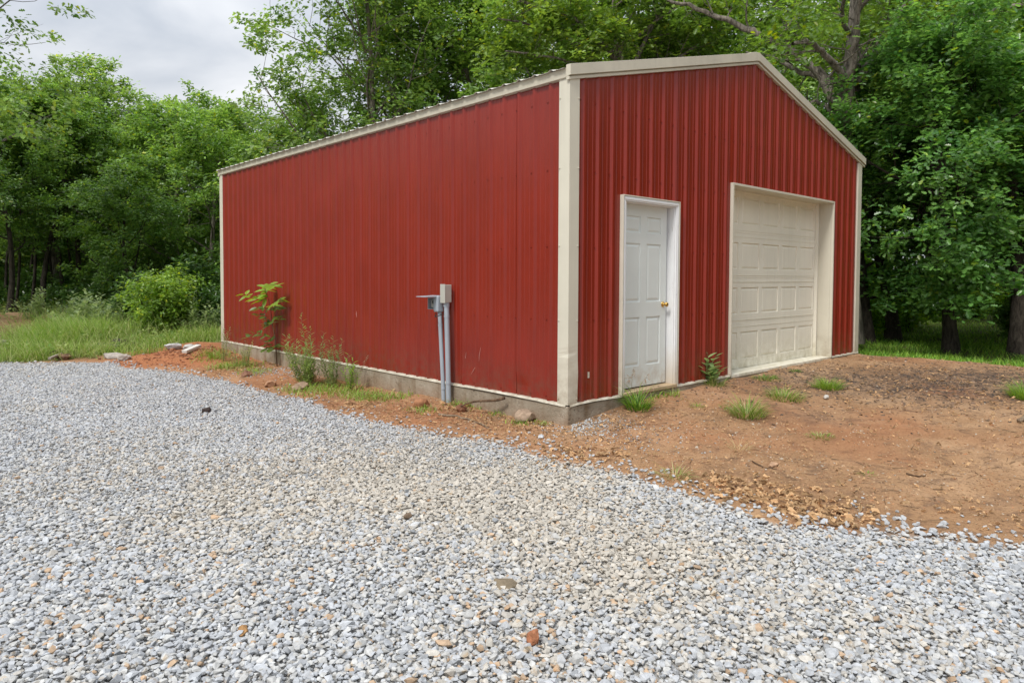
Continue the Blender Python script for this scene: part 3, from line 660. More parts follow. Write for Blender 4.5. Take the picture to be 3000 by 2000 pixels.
# jittered grids, three layers of decreasing size; all of it is one uncountable heap
parts = []
tanc = at_axis(1150, 1420, 2, -.3); tan2 = at_axis(1800, 1600, 2, -.3)
for layer, (step, sz, up) in enumerate(((.031, (.023, .041), .004), (.022, (.013, .030), -.003), (.10, (.040, .060), .006))):
    g1 = np.arange(-14, 3, step); g2 = np.arange(-8, 12.5, step); A, B = np.meshgrid(g1, g2, indexing='ij'); A = A.ravel()+rng.uniform(-.5, .5, A.size)*step; B = B.ravel()+rng.uniform(-.5, .5, B.size)*step
    k_ = visible(A+1.6*math.sin(YAW), B+1.6*math.cos(YAW), 13, 19.5, .6); A = A[k_]; B = B[k_]; sd_ = gravel_sd(A, B); k_ = sd_ > rng.uniform(-.05, .03, len(A)); A = A[k_]; B = B[k_]
    n = len(A); dist = np.hypot(A-CAM[0], B-CAM[1]); size = rng.uniform(*sz, n)*(1+.15*(rng.random(n) < .1))
    hue = fbm(A, B, .9, 4, 51); tan = np.clip(1.0*np.exp(-(((A-tanc[0])*_R[0]+(B-tanc[1])*_R[1])/2.0)**2-(((A-tanc[0])*_F[0]+(B-tanc[1])*_F[1])/1.15)**2)+.7*np.exp(-(((A-tan2[0])**2+(B-tan2[1])**2)/.8**2)), 0, 1)
    tan = np.clip(tan+(hue-.5)*.9, 0, 1)
    v = rng.normal(0, .09, n); blue = np.array([.40, .412, .428]); white = np.array([.455, .452, .438]); beige = np.array([.452, .415, .358]); orange = np.array([.44, .315, .21]); dark = np.array([.31, .32, .33])
    c0 = np.where(rng.random(n)[:, None] < .55, blue, white); tn_ = np.clip(tan*.35+.75*(rng.random(n) < tan*1.05), 0, 1)[:, None]; c0 = c0*(1-tn_)+beige*tn_*rng.uniform(.9, 1.08, (n, 1))
    near = np.clip((5.2-dist)/2.0, 0, 1); orr = rng.random(n) < (.012+.12*near*np.clip(fbm(A, B, .5, 3, 91)*2.4-.9, 0, 1))
    c0 = np.where(orr[:, None], orange*rng.uniform(.8, 1.15, (n, 1)), c0); dd = rng.random(n) < .05; c0 = np.where(dd[:, None], dark, c0)
    c0 = np.clip(c0*(1+v[:, None])*1.0, .02, .8)
    z = zg(A, B)+.014+up+rng.uniform(-.006, .007, n)
    hi = dist < 5.5
    for sel, T in ((hi, T_hi), (~hi, T_mid)):
        if sel.any(): parts.append(scatter_stones(A[sel], B[sel], z[sel], size[sel], c0[sel], T, rng))
# strays thrown onto the dirt beyond the edge
n = 900; i_ = rng.integers(2, len(EDGE)-2, n); f_ = rng.random(n)[:, None]; e = np.array(EDGE); pp = e[i_]*(1-f_)+e[i_+1]*f_+rng.normal(0, .16, (n, 2))+np.abs(rng.normal(0, .10, (n, 1)))*np.array([[.7, .5]])
k_ = ~((pp[:, 0] > -.06) & (pp[:, 1] > -.06)); pp = pp[k_]; n = len(pp)
parts.append(scatter_stones(pp[:, 0], pp[:, 1], zg(pp[:, 0], pp[:, 1])+.008, rng.uniform(.018, .048, n), np.array([.43, .435, .44])*rng.uniform(.8, 1.1, (n, 1)), T_hi, rng))
# patch of white chips at the slab's corner and along the side wall
for (u, v, sx, n) in ((1725, 1250, .16, 420), (1690, 1232, .10, 200), (905, 1090, .28, 700), (1830, 1270, .35, 260), (760, 1090, .2, 300), (1480, 1360, .3, 40)):
    p0 = ground(u, v); X = rng.normal(p0[0], sx, n); Y = rng.normal(p0[1], sx*1.2, n); k_ = ~((X > -.05) & (Y > -.05)); X = X[k_]; Y = Y[k_]; n = len(X)
    parts.append(scatter_stones(X, Y, zg(X, Y)+.004, rng.uniform(.010, .028, n), np.array([.45, .45, .44])*rng.uniform(.7, 1.1, (n, 1)), T_mid, rng))
V, L_, C_, K_ = merge(parts); print('gravel verts', len(V))
tag(link('gravel', np_mesh('gravel', V, L_, C_, K_), None, [M['stone']]), 'pale grey and beige crushed limestone spread over the drive', 'gravel', kind='stuff')
# pebbles and clods on the dirt
n = 70000; X = rng.uniform(-1.4, 7.6, n); Y = rng.uniform(-5.5, 10.5, n); dens = np.clip(fbm(X, Y, .8, 4, 61)*2.2-.70, .10, 1)
dens = dens*np.where(X > 3.2, .5, 1.)
k_ = (rng.random(n) < dens) & (gravel_sd(X, Y) < -.02) & ~((X > -.04) & (Y > -.05)) & visible(X, Y, 6, 18); X = X[k_]; Y = Y[k_]
X2 = rng.uniform(-1.2, 1.8, 14000); Y2 = rng.uniform(-3, 2.5, 14000); k_ = (gravel_sd(X2, Y2) < -.02) & ~((X2 > -.04) & (Y2 > -.05)) & (rng.random(14000) < np.clip(fbm(X2, Y2, .5, 3, 44)*2.4-.7, .1, 1)); X = np.concatenate([X, X2[k_]]); Y = np.concatenate([Y, Y2[k_]]); n = len(X)
pal = np.array([[.46, .31, .18], [.36, .20, .11], [.50, .44, .36], [.40, .19, .09], [.22, .13, .08]]); c0 = pal[rng.choice(5, n, p=[.3, .3, .12, .2, .08])]*rng.uniform(.75, 1.15, (n, 1))
sz_ = rng.uniform(.006, .022, n)*(1+1.0*(rng.random(n) < .04))
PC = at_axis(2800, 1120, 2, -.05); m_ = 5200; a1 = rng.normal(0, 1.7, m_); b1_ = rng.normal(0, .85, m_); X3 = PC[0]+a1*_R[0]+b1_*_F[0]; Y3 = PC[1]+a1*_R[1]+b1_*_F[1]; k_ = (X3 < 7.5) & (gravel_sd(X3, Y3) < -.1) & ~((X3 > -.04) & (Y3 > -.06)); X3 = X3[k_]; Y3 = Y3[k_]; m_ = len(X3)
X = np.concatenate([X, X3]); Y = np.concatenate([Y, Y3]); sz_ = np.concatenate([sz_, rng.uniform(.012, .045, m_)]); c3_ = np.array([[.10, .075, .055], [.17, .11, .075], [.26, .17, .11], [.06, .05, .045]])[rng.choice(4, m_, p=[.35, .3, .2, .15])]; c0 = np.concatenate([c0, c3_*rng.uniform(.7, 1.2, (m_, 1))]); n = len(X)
V, L_, C_, K_ = scatter_stones(X, Y, zg(X, Y)+.001, sz_, c0, T_mid, rng, (.25, .7))
tag(link('pebbles', np_mesh('pebbles', V, L_, C_, K_), None, [M['rock']]), 'small pebbles and crumbs of earth scattered over the red dirt', 'pebbles', kind='stuff')
# clods of the red pile
n = 900; X = rng.normal(pl[0], .62, n); Y = rng.normal(pl[1], .5, n); k_ = (gravel_sd(X, Y) < 0) & ~((X > -.05) & (Y > -.05)); X = X[k_]; Y = Y[k_]; n = len(X)
V, L_, C_, K_ = scatter_stones(X, Y, zg(X, Y)+.004, rng.lognormal(-3.5, .5, n), np.array([.34, .145, .075])*rng.uniform(.6, 1.3, (n, 1)), T_hi, rng, (.5, .8))
tag(link('earth_clods', np_mesh('earth_clods', V, L_, C_, K_), None, [M['rock']]), 'loose red earth clods heaped near the left end of the barn wall', 'earth', kind='stuff')

# individual rocks
def rock(name, label, cat, u, v, dims, col, seed, rz=0, lift=.2, mt='rock', group=None, tilt=0):
    rg = np.random.default_rng(seed); P = gpt(u, v); V, Fc = stone_template(rg, 26)
    import bmesh
    me = bpy.data.meshes.new(name); me.from_pydata([tuple(np.array(q_)*np.array(dims)*1.05) for q_ in V], [], Fc)
    a_ = me.color_attributes.new('Col', 'FLOAT_COLOR', 'POINT')
    for i, q_ in enumerate(a_.data): k2 = rg.uniform(.82, 1.15); q_.color = (*[c_*k2 for c_ in col], 1)
    o = link(name, me, None, [M[mt]]); o.location = (P[0], P[1], P[2]+dims[2]*lift); o.rotation_euler = (tilt, tilt*.6, rz)
    b_ = o.modifiers.new('bevel', 'BEVEL'); b_.width = min(dims)*.07; b_.segments = 2
    s_ = o.modifiers.new('sub', 'SUBSURF'); s_.subdivision_type = 'SIMPLE'; s_.levels = s_.render_levels = 2
    tx = bpy.data.textures.new(name+'_rough', 'CLOUDS'); tx.noise_scale = max(dims)*.3; d_ = o.modifiers.new('rough', 'DISPLACE'); d_.texture = tx; d_.strength = min(dims)*.22; d_.texture_coords = 'LOCAL'
    return tag(o, label, cat, group)
rock('rock', 'long flat tan rock on the gravel edge below the tall green weeds', 'rock', 882, 1143, (.40, .16, .16), (.36, .25, .17), 1, .65)
rock('rock', 'orange sandstone rock just left of the long tan rock', 'rock', 795, 1131, (.26, .18, .13), (.38, .21, .12), 2, .8)
rock('rock', 'small brown rock in the weeds below the young tree', 'rock', 723, 1102, (.16, .12, .13), (.26, .14, .09), 3)
rock('rock', 'rough orange lump of clay left of the conduit pipes', 'rock', 1240, 1192, (.25, .15, .13), (.36, .17, .085), 5, -.4, tilt=.2)
rock('rock', 'flat-topped grey brown rock against the slab near the corner', 'rock', 1540, 1232, (.30, .22, .16), (.33, .24, .17), 6, .3, .25)
rock('rock', 'brown block under the leaning stick beside the conduit pipes', 'rock', 1354, 1204, (.15, .13, .15), (.22, .10, .055), 7, .3)
rock('rock', 'dark brown clod lying alone on the grey gravel', 'rock', 605, 1206, (.13, .09, .075), (.055, .040, .034), 8, .2, .55)
rock('rock', 'round rust-red rock sunk in the gravel at the bottom of the picture', 'rock', 1564, 1880, (.085, .07, .07), (.34, .14, .07), 9, .4, .62)
rock('rock', 'brown muddy clump in the middle of the near gravel', 'rock', 1478, 1716, (.14, .15, .045), (.19, .15, .10), 10, .9, .55)
rock('rock', 'ochre clod in the gravel at lower left of centre', 'rock', 708, 1870, (.07, .055, .045), (.34, .19, .08), 12, .4, .7)
rock('rock', 'small brown lump in the beige gravel below the slab corner', 'rock', 1195, 1520, (.07, .05, .04), (.17, .12, .08), 13, .4, .9)
rock('rock', 'small white rock on the dirt before the garage door', 'rock', 2420, 1174, (.10, .07, .055), (.56, .53, .48), 14, .4, .4)
rock('rock', 'flat tan stone beside the dry straw clump', 'rock', 2265, 1368, (.13, .08, .035), (.42, .26, .16), 15, .2, .3)
rock('rock', 'bright white stone on the dirt just beyond the gravel edge', 'rock', 1585, 1290, (.075, .05, .04), (.52, .54, .56), 16, .2, .4)
rock('rock', 'grey stone resting among dead leaves on the right gravel edge', 'rock', 2415, 1535, (.07, .05, .04), (.50, .51, .53), 17, .2, .5)
# debris far left
rock('charred_log', 'blackened log lying in the grass left of the barn', 'log', 300, 1022, (.75, .16, .16), (.10, .09, .08), 21, -.75, .35, 'charcoal')
rock('charred_log', 'second charred log piece right behind the blackened log', 'log', 350, 1012, (.32, .16, .15), (.11, .095, .08), 22, -.4, .5, 'charcoal')
rock('concrete_lump', 'long pale broken concrete lump in the grass left of the barn', 'rubble', 335, 1048, (.5, .25, .14), (.36, .32, .28), 23, -.7, .3)
rock('concrete_lump', 'pale concrete chunk below the logs at the gravel edge', 'rubble', 365, 1052, (.25, .2, .16), (.40, .35, .30), 24, -.3, .3)
rock('concrete_lump', 'small grey white broken lump left of the white board', 'rubble', 508, 1026, (.35, .25, .14), (.45, .44, .42), 25, -.6, .4)
rock('concrete_lump', 'white broken lump between the grass and the white board', 'rubble', 553, 1024, (.24, .18, .13), (.5, .49, .46), 26, -.2, .5)
rock('tree_stump', 'dark rounded stump on the gravel edge at far left', 'stump', 165, 1045, (.22, .2, .18), (.04, .032, .027), 27, 0, .4, 'charcoal')
rock('earth_lump', 'brown earth lump right of the dark stump', 'earth', 187, 1052, (.35, .22, .13), (.20, .12, .075), 28, -.7, .3)
def board(label, u0, v0, u1, v1, w, h, col, name='board', cat='board', lift=.04):
    a_ = gpt(u0, v0); b_ = gpt(u1, v1); L = np.linalg.norm(b_-a_); mb = MB(); mb.box(0, L, -w/2, w/2, 0, h)
    o = mb.build(name, paint(name+' surface', col, .8, .15, True, .2), None, .004); o.location = (a_[0], a_[1], a_[2]+lift); o.rotation_euler = (.05, -math.asin((b_[2]-a_[2])/L)-.0, math.atan2(b_[1]-a_[1], b_[0]-a_[0])); return tag(o, label, cat)
board('short white board lying tilted on the red earth pile', 540, 1046, 583, 1026, .10, .05, (.60, .58, .53), lift=.06)
board('grey weathered plank at the left edge of the picture', -60, 1022, 45, 1018, .20, .06, (.24, .22, .19), 'plank', 'plank', .10)
board('lower grey plank under the weathered plank at the left edge', -60, 1032, 30, 1030, .18, .06, (.20, .18, .155), 'plank', 'plank', .02)
board('grey stick of timber poking out beside the dark stump', 145, 1062, 196, 1040, .05, .04, (.28, .24, .19), 'timber_offcut', 'timber', .06)
# sticks
def stick(label, pts, r0, r1, col, name='stick', lift=None):
    P = [gpt(u, v)+[0, 0, dz] for u, v, dz in pts]; mb = MB(); n = len(P)
    PP = []; 
    for i in range(n-1):
        for f in np.linspace(0, 1, 5)[:-1]: q_ = P[i]*(1-f)+P[i+1]*f; PP.append(q_+np.random.default_rng(i*7+int(f*10)).normal(0, r0*.35, 3))
    PP.append(P[-1]); base = PP[0].copy(); PP = [q_-base for q_ in PP]
    mb.tube(PP, np.linspace(r0, r1, len(PP)), 8); o = mb.build(name, M[col], None, smooth=True); o.location = tuple(base); return tag(o, label, 'stick')
M['stickpale'] = bark('pale dry stick', (.13, .09, .06), (.34, .26, .18)); M['stickdark'] = bark('brown stick', (.06, .035, .022), (.20, .13, .08))
pA = gpt(1330, 1205); pB = at_axis(1478, 1163, 0, -.10); mb = MB()
arr = np.array([pA+(pB-pA)*f+[0, 0, .03*math.sin(f*5)+.02] for f in np.linspace(0, 1, 9)]); mb.tube(arr-pA, np.linspace(.006, .017, 9), 8)
o = mb.build('stick', M['stickdark'], None, smooth=True); o.location = tuple(pA); tag(o, 'dark stick leaning up against the concrete slab right of the conduit pipes', 'stick')
stick('long pale crooked stick lying on the dirt below the conduit pipes', [(1285, 1222, .012), (1340, 1225, .02), (1400, 1242, .015), (1440, 1258, .004)], .014, .006, 'stickpale')
stick('thin twig lying beside the dry straw clump', [(2205, 1358, .01), (2240, 1378, .006), (2275, 1380, .01)], .006, .003, 'stickdark')
stick('pale bleached branch piece at the right edge of the dirt', [(2985, 1243, .02), (3010, 1232, .04), (3050, 1222, .03)], .022, .018, 'stickpale')
stick('dark twig on the open dirt at right', [(2655, 1388, .01), (2690, 1398, .008), (2712, 1396, .01)], .007, .004, 'stickdark')

# ------------------------------------------------------------------ leaf litter
def mirror_leaf(half, lift=.25, droop=.0):
    """half outline (x,y) from stem to tip -> folded leaf, two faces"""
    V = []; L = []; Rr = []
    for x_, y_ in half: V.append((x_, y_, lift*x_-droop*y_*y_))
    n = len(half); idxR = list(range(n)); idxL = [0]
    for i in range(1, n-1): x_, y_ = half[i]; V.append((-x_, y_, lift*x_-droop*y_*y_)); idxL.append(len(V)-1)
    idxL.append(n-1); return V, [idxR, idxL[::-1]]
LEAF_OAK = mirror_leaf([(0, 0), (.10, .16), (.24, .26), (.12, .38), (.36, .55), (.15, .64), (.27, .84), (0, 1.0)], .3)
LEAF_MID = mirror_leaf([(0, 0), (.27, .30), (.13, .48), (.30, .78), (0, 1.0)], .3)
LEAF_OVAL = mirror_leaf([(0, 0), (.17, .22), (.21, .48), (.13, .78), (0, 1.0)], .3)
LEAF_STRAP = mirror_leaf([(0, 0), (.10, .25), (.09, .6), (0, 1.0)], .3)
BLADE = ([(-.5, 0, 0), (.5, 0, 0), (-.42, .10, .40), (.42, .10, .40), (-.28, .30, .75), (.28, .30, .75), (0, .62, 1.0)], [[0, 1, 3, 2], [2, 3, 5, 4], [4, 5, 6]])
CURL = ([(x_*.6, y_-.5, .25*abs(math.sin(x_*4+y_*3))+.18*x_) for x_, y_ in ((0, 0), (.2, .2), (.38, .32), (.18, .45), (.42, .62), (.15, .75), (.2, .9), (0, 1), (-.2, .88), (-.16, .7), (-.4, .6), (-.18, .42), (-.34, .28), (-.16, .16))], None)
CURL = (CURL[0], [list(range(0, 8)), [0, 7]+list(range(8, 14))])
parts = []
for (u, v, sx, n, lo, hi) in ((2120, 1420, .12, 60, .05, .11), (2200, 1450, .15, 90, .05, .12), (2330, 1478, .16, 110, .05, .12), (2430, 1510, .16, 100, .05, .12), (1760, 1330, .16, 70, .05, .1), (1650, 1350, .14, 70, .05, .09), (1330, 1195, .12, 110, .04, .1), (1420, 1225, .30, 420, .02, .06), (1550, 1262, .35, 480, .02, .06), (1200, 1215, .3, 260, .02, .06), (950, 1150, .5, 260, .02, .06), (1680, 1300, .4, 200, .02, .06), (1800, 1240, .3, 120, .03, .07),
                              (1050, 1190, .16, 90, .04, .09), (1120, 1165, .3, 90, .03, .08), (700, 1085, .3, 160, .03, .09), (880, 1110, .3, 110, .03, .08), (640, 1090, .25, 90, .03, .08), (2870, 1510, .2, 40, .04, .08), (2700, 1470, .8, 50, .02, .05), (2250, 1390, .7, 160, .02, .05), (2900, 1200, 1.0, 260, .03, .07), (2500, 1150, .9, 260, .02, .06), (2750, 1120, 1.3, 420, .03, .08), (2650, 1300, 1.2, 200, .02, .05), (2150, 1250, .7, 200, .02, .05), (3000, 1400, .8, 60, .03, .07), (1950, 1190, .3, 50, .03, .08), (1860, 1320, .5, 200, .015, .045)):
    p0 = ground(u, v); X = rng.normal(p0[0], sx, n); Y = rng.normal(p0[1], sx, n); k_ = ~((X > -.05) & (Y > -.06)); X = X[k_]; Y = Y[k_]; n = len(X)
    nr = np.stack([rng.normal(0, .45, n), rng.normal(0, .45, n), np.ones(n)], -1)
    n_keep = int(n*.8); X = X[:n_keep]; Y = Y[:n_keep]; nr = nr[:n_keep]; n = n_keep; c0 = np.array([[.56, .37, .20]])*rng.uniform(.5, 1.2, (n, 1))
    parts.append(stamp(CURL[0], CURL[1], np.stack([X, Y, zg(X, Y)+rng.uniform(.004, .022, n)], -1), frames(nr, rng), rng.uniform(lo*.85, hi*.8, n), c0))
TW = ([(-.5, 0, -.5), (.5, 0, -.5), (0, 0, .5), (-.4, .5, -.1), (.4, .5, -.1), (0, .5, .8), (-.3, 1, -.3), (.3, 1, -.3), (0, 1, .3)], [[0, 1, 4, 3], [1, 2, 5, 4], [2, 0, 3, 5], [3, 4, 7, 6], [4, 5, 8, 7], [5, 3, 6, 8], [0, 2, 1], [6, 7, 8]])
n = 2600; X = np.concatenate([rng.uniform(-1.1, 7.3, n), rng.uniform(-1.0, -.06, 1100)]); Y = np.concatenate([rng.uniform(-4.6, -.1, n), rng.uniform(-.8, 9, 1100)]); k_ = (gravel_sd(X, Y) < -.02) & (rng.random(len(X)) < np.clip(fbm(X, Y, .7, 3, 19)*3-1, .1, 1)); X = X[k_]; Y = Y[k_]; n = len(X)
nr = np.stack([rng.normal(0, .2, n), rng.normal(0, .2, n), np.ones(n)], -1); w_ = rng.uniform(.0025, .006, n)
parts.append(stamp(TW[0], TW[1], np.stack([X, Y, zg(X, Y)+.004], -1), frames(nr, rng), np.stack([w_, rng.uniform(.03, .14, n), w_], -1), np.array([[.30, .20, .12]])*rng.uniform(.3, 1.4, (n, 1))))
V, L_, C_, K_ = merge(parts); tag(link('dead_leaves', np_mesh('dead_leaves', V, L_, C_, K_), None, [M['dry']]), 'curled brown dead leaves littering the dirt and the gravel edge', 'leaf litter', kind='stuff')

# ------------------------------------------------------------------ grass
def blades(X, Y, h, w, lean, col, rng, zoff=0, dirv=None):
    n = len(X); an = rng.uniform(0, 2*math.pi, n); yv = np.stack([np.cos(an), np.sin(an), np.zeros(n)], -1)
    if dirv is not None: yv = unit(yv+np.array(dirv))
    zv = unit(np.stack([yv[:, 0]*rng.normal(lean, lean*.6, n), yv[:, 1]*rng.normal(lean, lean*.6, n), np.ones(n)], -1))
    Rm = frames(zv, rng, yv); s_ = np.stack([w, h, h], -1)
    return stamp(BLADE[0], BLADE[1], np.stack([X, Y, zg(X, Y)+zoff], -1), Rm, s_, col)
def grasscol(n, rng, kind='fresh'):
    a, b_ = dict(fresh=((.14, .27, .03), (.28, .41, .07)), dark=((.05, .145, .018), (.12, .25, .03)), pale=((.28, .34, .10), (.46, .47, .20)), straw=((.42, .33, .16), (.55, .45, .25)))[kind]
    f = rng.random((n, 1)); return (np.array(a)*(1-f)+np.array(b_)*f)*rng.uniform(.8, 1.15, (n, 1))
def leafcol(n, rng, a, b_, jit=.15):
    f = rng.random((n, 1)); return (np.array(a)*(1-f)+np.array(b_)*f)*rng.uniform(1-jit, 1+jit, (n, 1))
# rough meadow behind the gravel (one uncountable mass)
parts = []
n = 150000; X = rng.uniform(-10, 5, n); Y = rng.uniform(9.6, 23, n); cl = fbm(X, Y, .9, 4, 71)
k_ = (turf_mask(X, Y) > .4) & (gravel_sd(X, Y) < -.04) & visible(X, Y, 6, 32) & (rng.random(n) < np.clip(cl*4-1.5, .10, 1)) & (Y-9.6 < 13)
for mx_, my_, mh, mr_, _ in MOUNDS[1:3]: k_ &= np.hypot(X-mx_, Y-my_) > mr_*1.25*rng.uniform(.8, 1.1, n)
lr = (X-CAM[0])*_R[0]+(Y-CAM[1])*_R[1]; fw = (X-CAM[0])*_F[0]+(Y-CAM[1])*_F[1]; k_ &= ~((lr/fw < (95-1500)/F_PX) & (fw > 13.2) & (fw < 20)); k_ &= ~((lr/fw > (330-1500)/F_PX) & (fbm(X, Y, .7, 3, 29) > .52))
X = X[k_]; Y = Y[k_]; cl = cl[k_]; n = len(X); lr = (X-CAM[0])*_R[0]+(Y-CAM[1])*_R[1]; fw = (X-CAM[0])*_F[0]+(Y-CAM[1])*_F[1]; uu = 1500+F_PX*lr/fw; h = rng.uniform(.07, .22, n)*(.5+1.5*np.clip((cl-.4)*3.0, 0, 1))*np.where((uu > 60) & (uu < 330), 1.1, .7)
parts.append(blades(X, Y, h, rng.uniform(.006, .012, n), .55, np.where(rng.random((n, 1)) < .55, grasscol(n, rng, 'pale'), grasscol(n, rng)), rng))
n = 26000; X = rng.uniform(-9, 5, n); Y = rng.uniform(9.8, 19, n); k_ = (turf_mask(X, Y) > .3) & (gravel_sd(X, Y) < -.05) & (fbm(X, Y, .55, 3, 37) > .50); X = X[k_]; Y = Y[k_]; n = len(X); ht = rng.random(n)**1.5*.30*np.clip(fbm(X, Y, .8, 3, 39)*2-.2, .2, 1.4)
parts.append(stamp(LEAF_OVAL[0], LEAF_OVAL[1], np.stack([X, Y, zg(X, Y)+ht], -1), frames(np.stack([rng.normal(0, .5, n), rng.normal(0, .5, n), np.ones(n)], -1), rng), rng.uniform(.05, .11, n), leafcol(n, rng, (.12, .22, .04), (.36, .44, .14), .2)))
n = 9000; X = rng.uniform(-9, 5, n); Y = rng.uniform(10, 21, n); k_ = (turf_mask(X, Y) > .4) & (gravel_sd(X, Y) < -.05) & (fbm(X, Y, 1.3, 3, 15) > .5); X = X[k_]; Y = Y[k_]; n = len(X)
parts.append(blades(X, Y, rng.uniform(.35, .75, n), rng.uniform(.004, .007, n), .35, grasscol(n, rng, 'pale'), rng, 0, (-.4, .4, 0)))
for (u, v, sx, n, hh) in ((70, 1048, .4, 900, .30), (175, 1015, .5, 2800, .55), (250, 1000, .6, 3000, .62), (120, 1035, .3, 700, .4), (300, 990, .7, 1500, .45), (375, 978, .45, 2200, .80), (480, 1010, .3, 600, .3), (560, 1000, .4, 900, .3), (620, 1000, .4, 1200, .42), (250, 985, .5, 1500, .75), (430, 1035, .3, 500, .25), (290, 1035, .2, 500, .25), (640, 985, .5, 1500, .5)):
    p0 = ground(u, v); X = rng.normal(p0[0], sx, n); Y = rng.normal(p0[1], sx, n); k_ = (gravel_sd(X, Y) < -.06) & (Y > 9.7); X = X[k_]; Y = Y[k_]; n = len(X)
    parts.append(blades(X, Y, rng.uniform(.35, 1.15, n)*hh*1.1, rng.uniform(.006, .010, n), .30, np.where(rng.random((n, 1)) < .3, grasscol(n, rng, 'pale'), grasscol(n, rng)), rng, 0, (-.5, .5, 0)))
V, L_, C_, K_ = merge(parts); tag(link('meadow_grass', np_mesh('meadow_grass', V, L_, C_, K_, None, True), None, [M['grass']]), 'tall uncut meadow grass between the drive and the left woods', 'grass', kind='stuff')
# lawn right of the building
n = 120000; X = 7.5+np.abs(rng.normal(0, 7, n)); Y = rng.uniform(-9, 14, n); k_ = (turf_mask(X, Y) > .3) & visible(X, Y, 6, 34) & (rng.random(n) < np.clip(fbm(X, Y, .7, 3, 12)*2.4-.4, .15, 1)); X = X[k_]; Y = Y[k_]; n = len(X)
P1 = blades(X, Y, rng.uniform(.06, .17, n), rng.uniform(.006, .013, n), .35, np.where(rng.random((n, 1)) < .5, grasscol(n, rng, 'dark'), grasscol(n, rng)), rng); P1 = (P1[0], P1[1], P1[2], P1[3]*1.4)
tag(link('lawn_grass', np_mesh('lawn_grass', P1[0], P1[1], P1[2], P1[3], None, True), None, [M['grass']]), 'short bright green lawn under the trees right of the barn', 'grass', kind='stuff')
# low green weeds at the wall foot (ground cover)
parts = []
for (u, v, sx, n, hh) in ((660, 1080, .16, 260, .14), (700, 1075, .2, 300, .12), (740, 1092, .15, 200, .1), (930, 1140, .25, 350, .12), (990, 1150, .25, 300, .12), (1060, 1160, .16, 260, .11), (1110, 1168, .15, 200, .1), (1170, 1160, .12, 120, .09), (1240, 1205, .10, 120, .07), (1345, 1190, .07, 110, .11), (1400, 1195, .06, 60, .08), (1460, 1212, .08, 80, .07), (1530, 1240, .06, 90, .07), (1590, 1245, .05, 40, .06), (1900, 1165, .1, 60, .1), (1960, 1160, .1, 70, .12), (2130, 1200, .06, 30, .04), (620, 1050, .2, 260, .2), (870, 1150, .12, 90, .1)):
    p0 = ground(u, v); X = rng.normal(p0[0], sx*.8, n); Y = rng.normal(p0[1], sx, n); k_ = ~((X > -.04) & (Y > -.05)); X = X[k_]; Y = Y[k_]; n = len(X)
    parts.append(blades(X, Y, rng.uniform(.4, 1.1, n)*hh, rng.uniform(.005, .012, n), .5, np.where(rng.random((n, 1)) < .3, grasscol(n, rng, 'pale'), grasscol(n, rng)), rng))
V, L_, C_, K_ = merge(parts); tag(link('ground_cover', np_mesh('ground_cover', V, L_, C_, K_, None, True), None, [M['grass']]), 'low grass and weeds creeping along the foot of the barn wall', 'weeds', kind='stuff')
# single tufts on the dirt
def tuft(name, label, cat, u, v, rad, h, n, kind='fresh', lean=.5, w=(.004, .007), seed=0, dz=0):
    rg = np.random.default_rng(seed); P = gpt(u, v); a_ = rg.uniform(0, 6.283, n); r_ = rad*np.sqrt(rg.random(n)); X = P[0]+r_*np.cos(a_); Y = P[1]+r_*np.sin(a_)
    if isinstance(kind, str): kind = [kind]
    cols = np.concatenate([grasscol(n, rg, k2) for k2 in kind]).reshape(len(kind), n, 3)[rg.integers(0, len(kind), n), np.arange(n)]
    yv = np.stack([np.cos(a_), np.sin(a_), np.zeros(n)], -1)+rg.normal(0, .35, (n, 3))*[1, 1, 0]; yv = unit(yv)
    ln = lean*(.25+r_/rad)*rg.uniform(.5, 1.4, n); zv = unit(np.stack([yv[:, 0]*ln, yv[:, 1]*ln, np.ones(n)], -1)); hh = h*rg.uniform(.3, 1.2, n)*(1.15-.45*(r_/rad))
    Vv, L, C, K = stamp(BLADE[0], BLADE[1], np.stack([X, Y, zg(X, Y)-.004], -1)-P, frames(zv, rg, yv), np.stack([rg.uniform(*w, n), hh, hh], -1), cols)
    o = link(name, np_mesh(name, Vv, L, C, K, None, True), None, [M['grass']]); o.location = tuple(P+[0, 0, dz]); return tag(o, label, cat)
tuft('grass_tuft', 'lush green grass tuft on the dirt, largest and nearest before the garage door', 'grass tuft', 2190, 1222, .16, .24, 420, ['fresh', 'dark', 'pale', 'fresh', 'straw'], .55, seed=1)
tuft('grass_tuft', 'wide green grass tuft behind the largest tuft, left of the white rock', 'grass tuft', 2300, 1172, .20, .15, 420, ['fresh', 'dark', 'pale', 'fresh', 'straw'], .55, seed=2)
tuft('grass_tuft', 'round bright green tuft farthest right before the garage door', 'grass tuft', 2424, 1138, .17, .17, 420, 'fresh', .5, seed=3)
tuft('grass_tuft', 'low dark green tuft close under the garage door', 'grass tuft', 2245, 1108, .17, .10, 220, ['dark', 'fresh'], .8, seed=4)
tuft('grass_tuft', 'tiny dark tuft right of the low tuft under the garage door', 'grass tuft', 2330, 1092, .08, .07, 120, 'dark', .8, seed=5)
tuft('grass_tuft', 'tiny star-shaped green tuft between the entry door and the largest tuft', 'grass tuft', 2041, 1192, .05, .09, 45, 'fresh', .9, seed=6)
tuft('grass_tuft', 'small brownish green tuft alone on the open dirt', 'grass tuft', 2402, 1282, .12, .06, 170, ['fresh', 'pale', 'straw'], .8, seed=7)
tuft('grass_tuft', 'sparse tiny green sprig near the right gravel edge', 'grass tuft', 2540, 1392, .06, .04, 50, ['fresh', 'pale'], .9, seed=8)
tuft('grass_tuft', 'bright yellow-green tuft cut by the right edge of the picture', 'grass tuft', 3012, 1162, .17, .26, 500, 'fresh', .5, seed=9)
